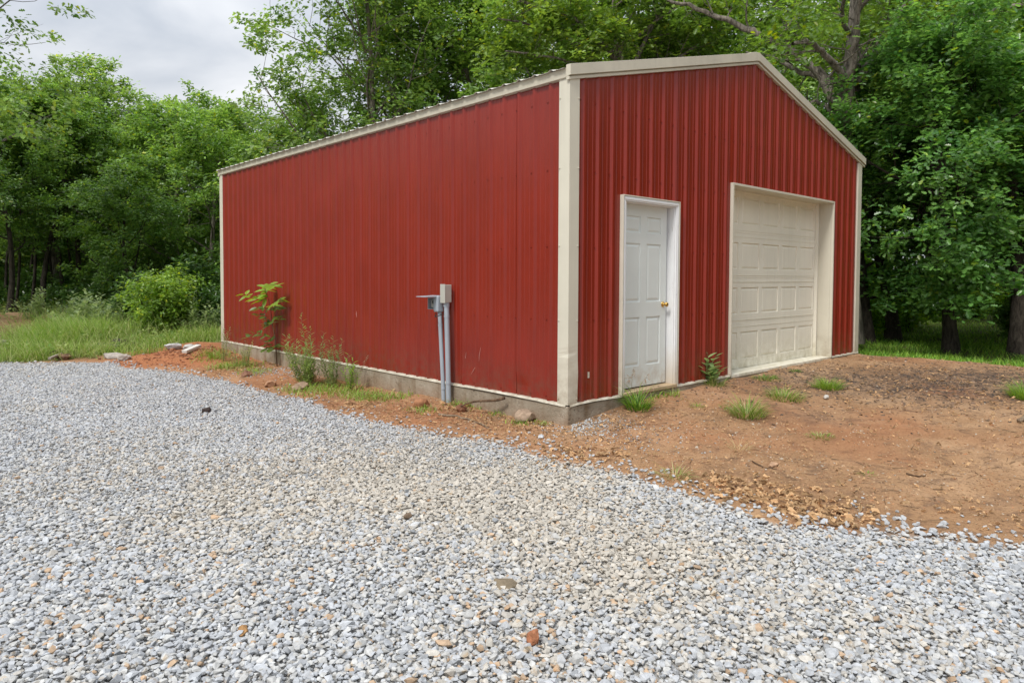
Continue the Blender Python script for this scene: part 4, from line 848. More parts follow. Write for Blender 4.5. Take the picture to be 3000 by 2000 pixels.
tuft('grass_tuft', 'tall grass clump with arching blades at the left foot of the entry door', 'grass tuft', 1868, 1200, .12, .30, 200, ['fresh', 'dark'], .42, (.007, .012), seed=10)
tuft('grass_tuft', 'wiry grey-green weed clump between entry door and garage door', 'grass tuft', 2088, 1128, .14, .20, 200, ['pale', 'dark'], .7, seed=11)
tuft('straw_clump', 'dry yellow straw clump on the dirt', 'straw', 2165, 1322, .09, .22, 80, 'straw', 1.3, (.002, .0035), seed=12)
tuft('grass_tuft', 'half dried uprooted weed with green blades before the gravel edge', 'grass tuft', 1975, 1395, .10, .15, 110, ['pale', 'straw', 'fresh'], 1.0, seed=13)
tuft('straw_clump', 'dry root bundle around the foot of the thicker conduit pipe', 'straw', 1322, 1182, .04, .13, 90, 'straw', .9, (.004, .007), seed=14)
# thin seed grasses by the wall
def seedgrass(label, u, v, tips, name='seed_grass'):
    P = gpt(u, v); th = thing(name, label, 'wild grass', tuple(P)); mb = MB(); hd = MB(); rg = np.random.default_rng(int(u))
    for (dx, dz, droop) in tips:
        side = np.array([_R[0], _R[1], 0])*dx; pts = [side*f+np.array([0, 0, dz*f-droop*f**4]) for f in np.linspace(0, 1, 9)]; mb.tube(pts, np.linspace(.0022, .0008, 9), 5)
        for i in range(14):
            f = rg.uniform(.72, 1); q_ = side*f+np.array([0, 0, dz*f-droop*f**4]); d_ = rg.normal(0, .012, 3)+[0, 0, -.015]; hd.tube([q_, q_+d_*.7, q_+d_*1.5], [.0006, .0025, .0005], 4)
    mb.build('stem', paint('dry stem', (.22, .20, .10), .7, .1, False), th); hd.build('seed_head', paint('seed head', (.30, .20, .13), .7, .1, False), th)
seedgrass('tall thin seed grass in front of the red wall left of the entry door', 1715, 1198, ((.16, .46, .03), (.10, .30, .05), (.05, .2, 0), (.2, .38, .06)))
seedgrass('brown drooping seed grass against the side wall mid-length', 1040, 1132, ((.25, .62, .12), (.18, .5, .05), (-.16, .52, .06), (.1, .3, 0)))
seedgrass('thin seed grass stalks rising before the entry door', 1842, 1190, ((.05, .42, .02), (.22, .40, .05), (.0, .35, .02), (.32, .30, .08)))

# ------------------------------------------------------------------ leafy weeds and the sapling
def leafset(pos, nrm, size, col, temp, rng, spin=None): return stamp(temp[0], temp[1], pos, frames(nrm, rng, spin), size, col)
def weed(label, u, v, stems, leaf_len, col_a, col_b, temp=LEAF_STRAP, name='tall_weed', seed=0, every=.032, group=None):
    rg = np.random.default_rng(seed); P = gpt(u, v); th = thing(name, label, 'weed', tuple(P), 0, group); col_a = np.array(col_a)*1.5; col_b = np.array(col_b)*1.5; mb = MB(); pos = []; nr = []; sp = []; sz = []
    for dx, dy, h in stems:
        base = np.array([dx*.35, dy*.35, 0]); tip = np.array([dx, dy, h]); n = int(h/every); bend = rg.normal(0, .03, 3)
        f_ = lambda f: base+(tip-base)*f+bend*math.sin(f*3.1)*[1, 1, 0]
        mb.tube([f_(f) for f in np.linspace(0, 1, 8)], np.linspace(.004, .0012, 8), 5)
        for i in range(n):
            f = (i+1)/n; a_ = i*2.4+rg.uniform(-.3, .3); out = np.array([math.cos(a_), math.sin(a_), rg.uniform(.2, .8)]); pos.append(f_(f)); sp.append(out); nr.append(np.array([-out[0]*.5, -out[1]*.5, 1.])); sz.append(leaf_len*rg.uniform(.7, 1.1)*(1.1-.5*abs(f-.45)))
            if f < .8:
                for _ in range(2): a_ += 2; out = np.array([math.cos(a_), math.sin(a_), rg.uniform(.1, .8)]); pos.append(f_(f)+out*leaf_len*rg.uniform(.1, .4)); sp.append(out); nr.append(np.array([-out[0]*.5, -out[1]*.5, 1.])); sz.append(leaf_len*rg.uniform(.5, .9))
    sz = [q_*1.25 for q_ in sz]; Vv, L, C, K = leafset(np.array(pos), np.array(nr), np.array(sz), leafcol(len(pos), rg, col_a, col_b), temp, rg, np.array(sp))
    mb.build('stem', paint('weed stem', (.16, .17, .06), .7, .1, False), th); link('leaves', np_mesh('leaves', Vv, L, C, K), th, [M['leaf']]); return th
rg = np.random.default_rng(5)
weed('tall bushy green weed clump against the side wall, nearest the wall middle', 905, 1128, [(rg.normal(0, .17), rg.normal(0, .24), rg.uniform(.30, .70)) for _ in range(24)]+[(-.05, .14, .98), (-.03, -.1, .8)], .085, (.09, .15, .035), (.19, .25, .08), seed=1)
weed('bushy green weed just right of the tallest clump', 975, 1132, [(rg.normal(0, .12), rg.normal(0, .18), rg.uniform(.3, .78)) for _ in range(10)], .075, (.09, .14, .04), (.17, .22, .08), seed=2)
weed('single bright green leafy weed right of the bushy weeds', 1022, 1142, [(rg.normal(0, .05), rg.normal(0, .06), rg.uniform(.25, .52)) for _ in range(6)], .085, (.12, .22, .035), (.22, .32, .07), seed=3)
weed('small thin weed at the slab below the young tree, nearest the back corner', 655, 1062, [(rg.normal(0, .05), rg.normal(0, .05), rg.uniform(.3, .68)) for _ in range(4)], .06, (.10, .14, .04), (.2, .22, .09), seed=4)
weed('pale grassy weed between the thin weed and the young tree', 708, 1078, [(rg.normal(0, .12), rg.normal(0, .12), rg.uniform(.2, .42)) for _ in range(14)], .06, (.14, .19, .05), (.26, .28, .12), seed=5)
weed('tiny bright sprout on the slab face above the stick', 1402, 1192, [(.0, .0, .13), (.02, .03, .1)], .05, (.15, .26, .03), (.26, .38, .06), LEAF_OVAL, seed=6)
weed('leafy grey-green weed against the red wall between entry door and garage door', 2092, 1126, [(-.10, .05, .30), (-.02, .08, .38), (.08, .04, .33), (.0, .02, .2), (-.14, .0, .18), (.12, .0, .16)], .13, (.13, .20, .07), (.22, .30, .13), LEAF_OVAL, seed=9, every=.05)
# pale flowering weeds before the woods
proto = None
for i, (u, dep, s_) in enumerate(((232, 16.5, 1.15), (262, 17.5, .95), (292, 16.3, 1.0), (318, 17.2, 1.1), (205, 17.2, .9), (345, 16.8, .8), (470, 17.5, 1.1), (500, 16.7, 1.3), (530, 17.5, 1.25), (560, 17.0, 1.0), (590, 16.3, .9), (108, 17.6, .8))):
    P = at_depth(u, 940, dep); z = zg(P[0], P[1])[0]
    if proto is None:
        proto = weed('', 300, 990, [(rg.normal(0, .25), rg.normal(0, .25), rg.uniform(.45, 1.0)) for _ in range(16)], .13, (.12, .18, .06), (.24, .29, .13), LEAF_OVAL, 'wild_weed', 77, .045); c_ = proto
    else: c_ = copy_tree(proto)
    c_.location = (P[0], P[1], z); c_.rotation_euler = (0, 0, i*1.7); c_.scale = (s_, s_, s_*1.0); tag(c_, 'pale broad-leaved weed standing at the edge of the left woods', 'weed', 'pale weeds before the left woods')
# sapling against the wall
def sapling():
    rg = np.random.default_rng(8); b0 = at_axis(812, 1060, 0, -.10); b0[2] = zg(b0[0], b0[1])[0]; th = thing('sapling', 'young leafy sapling with red-brown stem growing against the side wall', 'sapling', tuple(b0))
    w = lambda u, v, x_=-.14: at_axis(u, v, 0, x_)-b0
    stem = [np.zeros(3), w(806, 990, -.12), w(798, 950, -.15), w(792, 900, -.17), w(785, 870, -.2), w(776, 840, -.22)]
    mb = MB(); mb.tube(stem, [.008, .007, .006, .005, .003, .0015], 7)
    br = [[stem[4], w(765, 880, -.3), w(740, 872, -.36), w(716, 862, -.42)], [stem[4], w(775, 850, -.25), w(790, 832, -.26), w(806, 838, -.24)], [stem[3], w(805, 888, -.2), w(820, 874, -.18)], [stem[3], w(770, 905, -.3), w(752, 900, -.34)],
          [stem[2], w(775, 925, -.25), w(758, 922, -.3)], [stem[2], w(808, 925, -.15), w(820, 935, -.14)], [stem[2], w(780, 950, -.2)], [stem[1], w(780, 985, -.25), w(755, 975, -.33), w(728, 988, -.4)], [stem[1], w(785, 1000, -.2), w(778, 1020, -.22)], [stem[1]*.7, w(800, 1018, -.1), w(816, 1012, -.13)], [stem[1]*.6, w(790, 1022, -.2), w(775, 1025, -.24)], [stem[3], w(808, 905, -.12), w(819, 900, -.13)]]
    pos = []; sp = []; nr = []; sz = []; cl = []
    for q_ in br:
        q_ = np.array(q_); mb.tube(q_, np.linspace(.003, .001, len(q_)), 5)
        tt = np.linspace(.1, 1, 15 if len(q_) > 3 else 11)
        for k_, f in enumerate(tt):
            i = min(int(f*(len(q_)-1)), len(q_)-2); g_ = f*(len(q_)-1)-i; c_ = q_[i]*(1-g_)+q_[i+1]*g_; d_ = unit(q_[i+1]-q_[i]); sd_ = np.cross(d_, [0, 0, 1.])*(1 if k_ % 2 else -1)
            o_ = d_*.5+sd_*.9+np.array([0, 0, -.45]); pos.append(c_); sp.append(o_); nr.append(np.array([0, 0, 1.])+rg.normal(0, .3, 3)+np.array([-.3, -.2, 0])); top = c_[2] > 1.0
            sz.append(rg.uniform(.14, .20) if top else rg.uniform(.09, .14)); cl.append((.25, .39, .04) if top else (.12, .20, .035))
    for f in np.linspace(0, 1, 8):
        c_ = stem[4]*(1-f)+stem[5]*f; a_ = rg.uniform(0, 6); pos.append(c_); sp.append(np.array([math.cos(a_), math.sin(a_), -.3])); nr.append(np.array([-.4, -.3, 1.])); sz.append(.19); cl.append((.26, .41, .04))
    cl = np.array(cl)*rg.uniform(.8, 1.15, (len(cl), 1)); Vv, L, C, K = leafset(np.array(pos), np.array(nr), np.array(sz), cl, LEAF_OVAL, rg, np.array(sp))
    mb.build('stem', M['stickdark'], th, smooth=True); link('leaves', np_mesh('leaves', Vv, L, C, K), th, [M['leaf']])
sapling()

# ------------------------------------------------------------------ trees
class Skel:
    def __init__(s, seed): s.rg = np.random.default_rng(seed); s.lines = []; s.tips = []
    def line(s, pts, r0, r1): s.lines.append((np.asarray(pts, float), np.linspace(r0, r1, len(pts))**1.0)); return s.lines[-1][0]
    def wander(s, p, d, L, n, up=.12, wig=.22):
        P = [np.array(p, float)]; d = unit(np.array(d, float))
        for i in range(n):
            d = unit(d+s.rg.normal(0, wig, 3)/math.sqrt(n)*1.4+np.array([0, 0, up/n])); P.append(P[-1]+d*L/n)
        return np.array(P)
    def sprout(s, pts, r, L, level, nchild, f0=.3, up=.15, spread=1.0, tipmax=3):
        """children along a line; the last level leaves tips for foliage"""
        n = len(pts); rg = s.rg
        for i in range(nchild):
            f = f0+(1-f0)*((i+rg.random())/nchild); a = min(int(f*(n-1)), n-2); g = f*(n-1)-a; c = pts[a]*(1-g)+pts[a+1]*g; d = unit(pts[a+1]-pts[a])
            o = rg.normal(0, 1, 3); o = unit(o-(o@d)*d); dirn = unit(d*rg.uniform(.35, .9)+o*spread+np.array([0, 0, .15])); l = L*rg.uniform(.6, 1.15)*(1.15-.5*f); rr = max(r*(1-.65*f)*.55, .004)
            q = s.wander(c, dirn, l, 5 if level < tipmax else 3, up); 
            if rr > .0055: s.line(q, rr, rr*.3)
            if level >= tipmax: s.tips.append(q[-1]); s.tips.append(q[-2]); 
            else: s.sprout(q, rr, L*.52, level+1, [0, 5, 5, 4][level] if level < 4 else 3, .25, up, spread, tipmax)
        if level >= tipmax: s.tips.append(pts[-1])
def tubes(lines, rg, kmin=4):
    parts = []
    for pts, rad in lines:
        k = 14 if rad[0] > .12 else (8 if rad[0] > .04 else (5 if rad[0] > .015 else 3)); n = len(pts); t = unit(np.gradient(pts, axis=0)); a = unit(np.cross(t[0], [0.3, .1, 1.])); V = []
        w = np.arange(k)*2*math.pi/k
        for j in range(n):
            a = unit(a-t[j]*(a@t[j])); b_ = np.cross(t[j], a); rr = rad[j]*(1+(.08*np.sin(w*3+j) if rad[0] > .1 else 0)); V.append(pts[j]+(np.cos(w)*rr)[:, None]*a+(np.sin(w)*rr)[:, None]*b_)
        V = np.concatenate(V); i = np.arange(n-1)[:, None]*k; q = np.arange(k)[None]; qn = (q+1) % k
        Fq = np.stack([i+q, i+qn, i+k+qn, i+k+q], -1).reshape(-1, 4); parts.append((V, Fq.ravel(), np.full(len(Fq), 4), None))
    return merge(parts)
def foliage(tips, center, rg, per, rad, size, ca, cb, temp, flat=.75, dens=1, sparse=0, upw=.9):
    tips = np.array(tips); 
    if sparse: tips = tips[rg.random(len(tips)) > sparse]
    n = len(tips)*per; o = rg.normal(0, 1, (n, 3)); rad = rad*np.repeat(rg.uniform(.55, 1.45, (len(tips), 1)), per, 0); o = unit(o)*rad*(rg.random((n, 1))**.7); o[:, 2] *= flat
    P = np.repeat(tips, per, 0)+o; out = unit(P-np.array(center)); nr = rg.normal(0, .55, (n, 3))+[0, 0, upw]+out*.35
    cl = np.repeat(leafcol(len(tips), rg, ca, cb, .22), per, 0)*rg.uniform(.65, 1.3, (n, 1)); y = rg.random(n) < .04; cl[y] = cl[y]*[1.9, 1.35, .8]
    spin = o+rg.normal(0, .3, (n, 3))*rad+np.array([[0, 0, -.15]])*rad
    return stamp(temp[0], temp[1], P, frames(nr, rg, spin), size*rg.uniform(.7, 1.25, n), cl)
MESH = {}; ZTOP = {}
def oak(key, seed, H, r, crown_r, first=.3, nlimb=11, per=26, lrad=.34, lsize=.15, ca=(.06, .12, .02), cb=(.14, .22, .045), temp=LEAF_MID, bark_='bark', limbs=None, trunk=None, sparse=0, limb_up=.35, tipmax=3, shape='round', crown_scale=.42, window=None):
    s = Skel(seed); rg = s.rg
    tr = np.array(trunk, float) if trunk is not None else s.wander((0, 0, -.1), (rg.normal(0, .05), rg.normal(0, .05), 1), H*.93, 9, .1, .10)
    rad = r*(1-.80*np.linspace(0, 1, len(tr))); rad[0] *= 1.35; s.lines.append((tr, rad))
    if limbs:
        for pts, r0, r1, nc in limbs:
            P_ = np.array(pts, float); # smooth a little
            f = np.linspace(0, len(P_)-1, len(P_)*4); q = np.stack([np.interp(f, np.arange(len(P_)), P_[:, i]) for i in range(3)], -1); q += rg.normal(0, .02, q.shape); s.line(q, r0, r1); s.sprout(q, r0*.6, crown_r*crown_scale, 2, nc, .12, .1, 1.1, tipmax)
    for i in range(nlimb):
        f = first+(1-first)*((i+.5*rg.random())/nlimb); a = min(int(f*(len(tr)-1)), len(tr)-2); g = f*(len(tr)-1)-a; c = tr[a]*(1-g)+tr[a+1]*g; an = i*2.4+rg.normal(0, .35)
        hh = (f-first)/(1-first); prof = math.sin(math.pi*min(1, .25+.75*hh*.95))**.6 if shape == 'round' else (1-.75*hh)
        L = crown_r*prof*rg.uniform(.8, 1.15); up = limb_up+.9*hh; q = s.wander(c, (math.cos(an), math.sin(an), up), L, 7, .25, .28); rr = r*(1-.7*f)*.42
        s.line(q, rr, rr*.18); s.sprout(q, rr, L*.42+.25, 2, 6, .22, .12, 1.0, tipmax)
    s.tips.append(tr[-1]); c = (tr[-1]+tr[0])*.5
    if window:      # few twigs in front of the bare bole
        Q = np.array(s.tips)+np.array(window[0])-CAM; dq = Q@_F; uq = 1500+F_PX*(Q@_R)/dq; vq = 1000+SHIFT-F_PX*(Q@_U)/dq
        drop = (uq > window[1]) & (uq < window[2]) & (vq > window[3]) & (vq < window[4]) & (dq < window[5]) & (rg.random(len(dq)) < .9)
        s.tips = [t_ for t_, k_ in zip(s.tips, drop) if not k_]
    T = tubes(s.lines, rg); me_t = np_mesh(key+'_trunk', T[0], T[1], T[2], None, None, True); me_t.materials.append(M[bark_])
    Fo = foliage(s.tips, c, rg, per, lrad, lsize, ca, cb, temp, .7, 1, sparse); me_c = np_mesh(key+'_crown', Fo[0], Fo[1], Fo[2], Fo[3]); me_c.materials.append(M['leaf'])
    MESH[key] = (me_t, me_c); ZTOP[key] = np.percentile(Fo[0][:, 2], 98); print(key, 'tips', len(s.tips), 'leaves', len(Fo[2])//2)
def plant_tree(key, label, x, y, scale=1, rz=0, group=None, name='oak_tree', cat='tree', sz=None, parts=('trunk', 'crown')):
    th = thing(name, label, cat, (x, y, float(zg(x, y)[0])-.03), rz, group); th.scale = (scale, scale, sz or scale)
    for nm, me in zip(parts, MESH[key]):
        if me is not None: o = bpy.data.objects.new(nm, me); COL.objects.link(o); o.parent = th
    return th
def topscale(key, d_, v): return (1.27+(811-v)/F_PX*d_+.3)/ZTOP[key]
def W2(u, dep): p = at_depth(u, 900, dep); return p[0], p[1]
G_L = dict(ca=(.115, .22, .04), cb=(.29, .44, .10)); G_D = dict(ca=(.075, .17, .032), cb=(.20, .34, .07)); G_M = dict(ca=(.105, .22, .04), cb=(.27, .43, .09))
oak('oak_a', 101, 9.5, .17, 3.9, .22, 13, 21, .36, .15, sparse=.12, **G_L)
oak('oak_b', 102, 8.2, .15, 3.7, .16, 13, 22, .34, .15, sparse=.12, **G_M)
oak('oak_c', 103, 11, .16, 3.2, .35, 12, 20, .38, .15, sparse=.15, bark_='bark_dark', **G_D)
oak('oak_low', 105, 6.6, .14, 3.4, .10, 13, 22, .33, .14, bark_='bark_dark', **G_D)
# open oak rising behind the barn
oak('oak_open', 107, 12.5, .17, 5.0, .16, 20, 26, .36, .15, ca=(.09, .19, .035), cb=(.27, .41, .09), temp=LEAF_OAK, sparse=.36, limb_up=.65, crown_scale=.5)
p = W2(1060, 22.5); plant_tree('oak_open', 'tall open-crowned oak rising above the eave of the side wall, with sky between its limbs', *p, 1.0, .6)
p = W2(1290, 26); plant_tree('oak_b', 'dense oak just right of the open-crowned oak, behind the roof', *p, topscale('oak_b', 26, 150), 2.1)
back = [(1480, 24, 'oak_b', -20, .3, 'oak behind the near roof corner with foliage reaching the top of the picture'), (1690, 22.5, 'oak_a', -60, 1.2, 'oak behind the front gable slope, left of the ridge'), (2010, 25, 'oak_b', -80, 2.2, 'broad oak behind the gable, nearest left of the ridge peak'), (2250, 24, 'oak_a', -100, 3.5, 'oak standing straight behind the ridge peak')]
back += [(850, 25.5, 'oak_b', 300, 2.9, 'low leafy oak between the open-crowned oak and the barn back corner'), (1190, 24.5, 'oak_open', -120, 3.9, 'second open-crowned oak, right beside the first above the eave')]
for u, d_, k_, vt, rz, lb in back: p = W2(u, d_); plant_tree(k_, lb, *p, topscale(k_, d_, vt), rz)
for i, (u, d_, k_, vt, lb) in enumerate(((740, 29, 'oak_b', 330, 'low oak showing over the far end of the eave, under the open-crowned oak'), (1600, 34, 'oak_a', 60, 'distant oak seen through gaps behind the near half of the gable slope'), (1860, 34, 'oak_b', 40, 'distant oak seen through gaps behind the middle of the gable slope'), (2350, 33, 'oak_b', 20, 'distant oak seen through gaps right of the ridge peak'))):
    p = W2(u, d_); plant_tree(k_, lb, *p, topscale(k_, d_, vt), i*1.3)
# left wood, front row
left = [(-340, 15.5, 'oak_open', -60, 1.0, 'oak at the left edge whose dark branch tips reach into the sky'), (20, 22, 'oak_c', 330, .5, 'dark oak with a forked trunk at the far left of the wood'), (160, 28, 'oak_a', 262, 2.0, 'yellow-green rounded oak in the left wood, left of the gap in the sky'), (20, 30, 'oak_a', 255, 3.0, 'light green oak at the left edge behind the dark forked oak'),
        (300, 34, 'oak_a', 205, 3.2, 'tallest light green tree of the left wood'), (470, 26, 'oak_b', 300, 4.4, 'oak with bare limbs showing in front of the left wood'), (600, 23.5, 'oak_b', 360, 5.2, 'spreading oak just left of the barn back corner'), (690, 30, 'oak_b', 330, .9, 'oak peeping over the barn back corner'), (400, 22, 'oak_low', 480, 1.9, 'low dense oak behind the round bright bush')]
for u, d_, k_, vt, rz, lb in left: p = W2(u, d_); plant_tree(k_, lb, *p, (.86 if u == -340 else topscale(k_, d_, vt)), rz)
p = W2(128, 23.5); plant_tree('oak_c', 'tall dark-trunked tree on the left with a thick forked trunk', *p, topscale('oak_c', 23.5, 340), 2.6)
p = W2(255, 24.5); plant_tree('oak_c', 'tree with straight dark trunk in the middle of the left wood', *p, topscale('oak_c', 24.5, 360), 4.0)
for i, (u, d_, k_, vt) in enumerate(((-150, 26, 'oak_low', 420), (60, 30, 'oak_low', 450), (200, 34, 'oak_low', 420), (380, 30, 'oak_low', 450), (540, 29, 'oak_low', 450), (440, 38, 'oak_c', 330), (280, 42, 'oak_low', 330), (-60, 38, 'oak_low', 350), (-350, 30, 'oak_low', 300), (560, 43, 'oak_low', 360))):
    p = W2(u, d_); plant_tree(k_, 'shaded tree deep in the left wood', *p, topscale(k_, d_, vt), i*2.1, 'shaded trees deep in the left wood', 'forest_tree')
# slim trunks in the left wood
oak('pole', 111, 8, .07, 1.6, .55, 6, 16, .34, .15, bark_='bark_dark', **G_D)
for i, (u, d_) in enumerate(((48, 24), (78, 26), (15, 25), (160, 27), (225, 29), (300, 28), (98, 25), (350, 30), (410, 30), (185, 24.5), (-20, 23))):
    p = W2(u, d_); plant_tree('pole', 'slim dark tree trunk standing in the shade of the left wood', *p, .8+.03*i, i, 'slim trunks in the left wood', 'slim_tree')

# big oak right behind the barn: trunk and limbs laid out in the view's own measures
def L3(u, v, d_): return at_depth(u, v, d_)
bx, by = W2(2482, 15.0); bz = float(zg(bx, by)[0])
o0 = np.array([bx, by, bz-.03]); w = lambda u, v, d_: L3(u, v, d_)-o0
trunk = [w(2484, 1005, 15), w(2482, 800, 15), w(2480, 500, 15), w(2472, 390, 15), w(2476, 300, 15), w(2490, 180, 15.1), w(2500, 60, 15.2), w(2508, -80, 15.3), w(2520, -260, 15.4)]
limbs = [([w(2484, 300, 15), w(2460, 215, 14.7), w(2410, 150, 14.2), w(2370, 125, 13.8), w(2320, 128, 13.5)], .09, .03, 6),
         ([w(2470, 330, 15), w(2420, 240, 15.2), w(2340, 160, 15.6), w(2240, 110, 16), w(2130, 60, 16.3), w(2030, 20, 16.6), w(1930, -10, 17)], .13, .03, 12),
         ([w(2478, 280, 15), w(2500, 160, 14.6), w(2510, 60, 14.3), w(2530, -40, 14)], .09, .04, 6),
         ([w(2510, 250, 15.3), w(2560, 180, 15.6), w(2610, 80, 15.9), w(2650, 20, 16.1), w(2690, -60, 16.4)], .14, .07, 8),
         ([w(2600, 100, 15.9), w(2700, 60, 15.6), w(2800, 50, 15.2), w(2900, 35, 14.9), w(3000, 15, 14.6), w(3120, -10, 14.2)], .09, .04, 8),
         ([w(2610, 110, 15.9), w(2680, 105, 15.5), w(2760, 75, 15.2), w(2810, 55, 14.8), w(2860, 80, 14.6), w(2850, 115, 14.5), w(2760, 140, 14.4)], .06, .02, 6),
         ([w(2465, 360, 15), w(2420, 310, 15), w(2380, 300, 15), w(2330, 320, 15.2)], .06, .02, 4),
         ([w(2492, 370, 15), w(2530, 345, 14.6), w(2570, 330, 14.2)], .04, .02, 2),
         ([w(2470, 250, 15.2), w(2350, 210, 16), w(2250, 165, 17), w(2180, 150, 17.5)], .08, .02, 8)]
oak('big_oak', 121, 10, .25, 3.2, .60, 6, 17, .30, .14, ca=(.075, .16, .025), cb=(.18, .30, .05), temp=LEAF_OAK, sparse=.5, window=(tuple(o0), 2375, 2570, 120, 500, 15.3), limbs=limbs, trunk=trunk, crown_scale=.40)
tb = thing('oak_tree', 'large oak with thick rough grey trunk and spreading limbs right behind the barn', 'tree', tuple(o0))
for nm, me in zip(('trunk', 'crown'), MESH['big_oak']): o = bpy.data.objects.new(nm, me); COL.objects.link(o); o.parent = tb
# another limb-rich oak whose branches cross above the roof (trunk hidden by the barn)
bx, by = W2(1880, 20.5); bz = float(zg(bx, by)[0]); o0 = np.array([bx, by, bz-.03])
trunk = [w(1880, 960, 20.5), w(1875, 600, 20.5), w(1860, 350, 20.5), w(1840, 230, 20.5), w(1810, 150, 20.5), w(1800, 20, 20.6), w(1800, -150, 20.7)]
limbs = [([w(1855, 260, 20.5), w(1800, 165, 20), w(1740, 110, 19.5), w(1690, 60, 19.2), w(1600, 30, 19), w(1500, -10, 18.6)], .11, .03, 12),
         ([w(1850, 240, 20.5), w(1740, 180, 20), w(1640, 95, 19.6), w(1560, 75, 19.2), w(1460, 55, 18.8)], .08, .02, 12),
         ([w(1860, 300, 20.5), w(1950, 200, 20.2), w(2050, 130, 20), w(2120, 80, 19.8)], .08, .02, 12),
         ([w(1850, 210, 20.5), w(1900, 100, 20.2), w(1960, 0, 20), w(1990, -80, 20)], .08, .02, 8), ([w(1840, 220, 20.5), w(1740, 200, 19.8), w(1600, 165, 19), w(1480, 150, 18.6)], .05, .02, 10)]
oak('roof_oak', 131, 10, .22, 3.4, .55, 8, 22, .34, .15, ca=(.10, .20, .03), cb=(.25, .37, .065), temp=LEAF_OAK, limbs=limbs, trunk=trunk, crown_scale=.42, sparse=.25)
tb = thing('oak_tree', 'spreading oak whose dark limbs fan out above the left slope of the front gable', 'tree', tuple(o0))
for nm, me in zip(('trunk', 'crown'), MESH['roof_oak']): o = bpy.data.objects.new(nm, me); COL.objects.link(o); o.parent = tb

# right wood: big leaves near, dark trunks, foliage down to head height
G_R = dict(ca=(.065, .18, .04), cb=(.19, .37, .085))
oak('near_a', 141, 8.2, .18, 3.3, .25, 16, 27, .37, .135, temp=LEAF_OAK, bark_='bark_dark', limb_up=.12, **G_R)
oak('near_b', 142, 7.4, .16, 3.0, .23, 16, 26, .35, .13, temp=LEAF_OAK, bark_='bark_dark', limb_up=.1, **G_R)
oak('right_c', 143, 9.5, .17, 3.6, .20, 14, 20, .36, .16, temp=LEAF_MID, bark_='bark_dark', limb_up=.2, ca=(.07, .16, .026), cb=(.17, .31, .05))
right = [(2790, 14.4, 'near_a', .80, .4, 'large-leaved dark green tree on the right, with the thickest dark trunk'), (2985, 14.0, 'near_b', 1.05, 2.0, 'large-leaved tree at the right edge of the picture, its foliage nearest the camera'), (2620, 17.2, 'near_b', 1.1, 3.0, 'dark tree with flared trunk foot, second trunk right of the barn'), (2548, 16.6, 'near_b', .85, 4.4, 'tree whose dark trunk stands nearest the barn on the right')]
for u, d_, k_, s_, rz, lb in right: p = W2(u, d_); plant_tree(k_, lb, *p, s_, rz, name='shade_tree', sz=topscale(k_, d_, 90 if u == 2790 else (60 if u == 2985 else 330)))
for i, (u, d_, k_, s_) in enumerate(((2970, 24, 'right_c', 1.2), (3100, 19, 'right_c', 1.1), (3250, 15, 'near_a', 1.0), (3050, 30, 'right_c', 1.5), (2520, 30, 'right_c', 1.5), (3300, 26, 'right_c', 1.4), (2950, 40, 'right_c', 1.7), (2720, 42, 'right_c', 1.7))):
    p = W2(u, d_); plant_tree(k_, 'tree standing farther back in the right wood', *p, s_, i*1.9+.5, 'trees farther back in the right wood', 'forest_tree')

# shrubs
def shrub(key, seed, H, R, n, per, lrad, lsize, ca, cb, temp=LEAF_OVAL, low=.1):
    rg = np.random.default_rng(seed); s = Skel(seed)
    for i in range(n):
        a_ = rg.uniform(0, 6.283); th_ = rg.uniform(0, 1)**.7; q = s.wander((rg.normal(0, .06), rg.normal(0, .06), 0), (math.cos(a_)*th_*R/H*1.4, math.sin(a_)*th_*R/H*1.4, 1.0), H*rg.uniform(.7, 1.02)*(1-.25*th_), 6, .0, .2); s.line(q, .018, .004); s.sprout(q, .01, R*.42, 3, 9, low, 0, 1.1, 3)
    T = tubes(s.lines, rg); mt_ = np_mesh(key+'_stems', T[0], T[1], T[2], None, None, True); mt_.materials.append(M['bark_dark'])
    Fo = foliage(s.tips, (0, 0, H*.4), rg, per, lrad, lsize, ca, cb, temp, .8); mc = np_mesh(key+'_leaves', Fo[0], Fo[1], Fo[2], Fo[3]); mc.materials.append(M['leaf']); MESH[key] = (mt_, mc)
shrub('bush_round', 151, 1.95, 1.0, 22, 22, .20, .10, (.16, .30, .04), (.32, .46, .08))
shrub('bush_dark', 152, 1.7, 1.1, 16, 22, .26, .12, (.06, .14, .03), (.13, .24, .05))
shrub('bush_light', 153, 1.5, .9, 14, 14, .24, .12, (.16, .34, .03), (.30, .50, .06))
p = W2(478, 16.6); plant_tree('bush_round', 'round bright green bush in the grass left of the barn', *p, 1.0, 0, None, 'bush', 'bush', parts=('stems', 'leaves'))
for i, (u, d_, k_, s_, lb) in enumerate(((405, 18.2, 'bush_dark', .95, 'dark low bush behind the left flank of the round bright bush'), (625, 17.6, 'bush_dark', .75, 'dark bush at the barn back corner'), (560, 19, 'bush_dark', 1.25, 'dark green bush right behind the round bright bush'), (3010, 18.5, 'bush_dark', .7, 'grey-green thicket beside the trunk at the right edge'))):
    p = W2(u, d_); plant_tree(k_, lb, *p, s_, i*1.3, None, 'bush', 'bush', parts=('stems', 'leaves'))
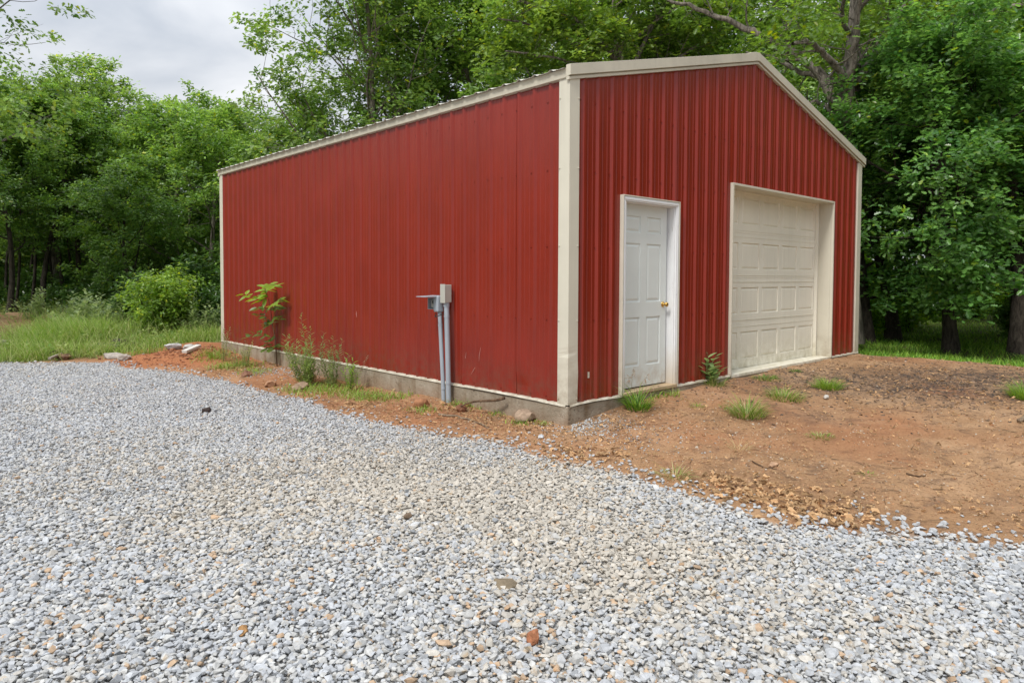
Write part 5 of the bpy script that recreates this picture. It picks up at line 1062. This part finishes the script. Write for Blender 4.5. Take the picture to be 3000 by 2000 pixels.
for i, (u, d_, s_) in enumerate(((-40, 24, 1.0), (100, 26, 1.1), (200, 25, 1.0), (280, 23.5, 1.1), (340, 22, 1.0), (160, 29, 1.3), (20, 30, 1.4), (240, 31, 1.4), (400, 26, 1.5), (650, 24, 1.5), (520, 25, 1.6), (320, 34, 1.7), (90, 36, 1.8), (-100, 33, 1.8))):
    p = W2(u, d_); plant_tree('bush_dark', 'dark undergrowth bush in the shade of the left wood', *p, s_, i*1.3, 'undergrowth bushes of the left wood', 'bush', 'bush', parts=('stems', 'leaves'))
for i, (u, d_, s_) in enumerate(((2560, 19.5, .85), (2600, 21.5, 1.0), (2660, 20, .8), (2540, 17.8, .65), (2700, 25, 1.0), (2850, 26, .9), (2980, 24, 1.0), (2760, 28, 1.1), (2530, 24, 1.5), (3100, 24, 1.3))):
    p = W2(u, d_); plant_tree('bush_light', 'light green young growth under the trees right of the barn', *p, s_*1.1, i*1.1, 'light green undergrowth right of the barn', 'bush', 'bush', parts=('stems', 'leaves'))

# far wood: one mass too dense to count, distant except for the added right arc
rg = np.random.default_rng(200); parts = []
for lo_, hi_, n, d0, d1, hh in ((-60, 12, 50000, 44, 58, 8.0), (12, 45, 24000, 58, 70, 13.0), (45, 118, 36000, 19, 26, 10.0), (-118, -60, 22000, 34, 44, 9.0)):  # right arc is nearer and unseen, added to darken the front wall's reflection
    an = rg.uniform(lo_, hi_, n); dd = rg.uniform(d0, d1, n); a_ = YAW+np.radians(an); X = CAM[0]+dd*np.sin(a_); Y = CAM[1]+dd*np.cos(a_)
    top = hh+1.5*np.sin(an*.33)+2.5*(vnoise(an, an*0, 5, 3)-.5); z = -.3+top*rg.random(n)**np.where(rg.random(n) < .5, .8, 1.3)
    nr = rg.normal(0, .6, (n, 3))+[0, 0, .7]; cl = leafcol(n, rg, (.08, .15, .025), (.18, .28, .05), .2)
    parts.append(stamp(LEAF_MID[0], LEAF_MID[1], np.stack([X, Y, z], -1), frames(nr, rg), rg.uniform(.3, .55, n), cl))
V, L_, C_, K_ = merge(parts); tag(link('far_wood', np_mesh('far_wood', V, L_, C_, K_), None, [M['leaf']]), 'distant wood closing the view behind the nearer trees, plus unseen wood added at right', 'wood', kind='stuff')
print('done')
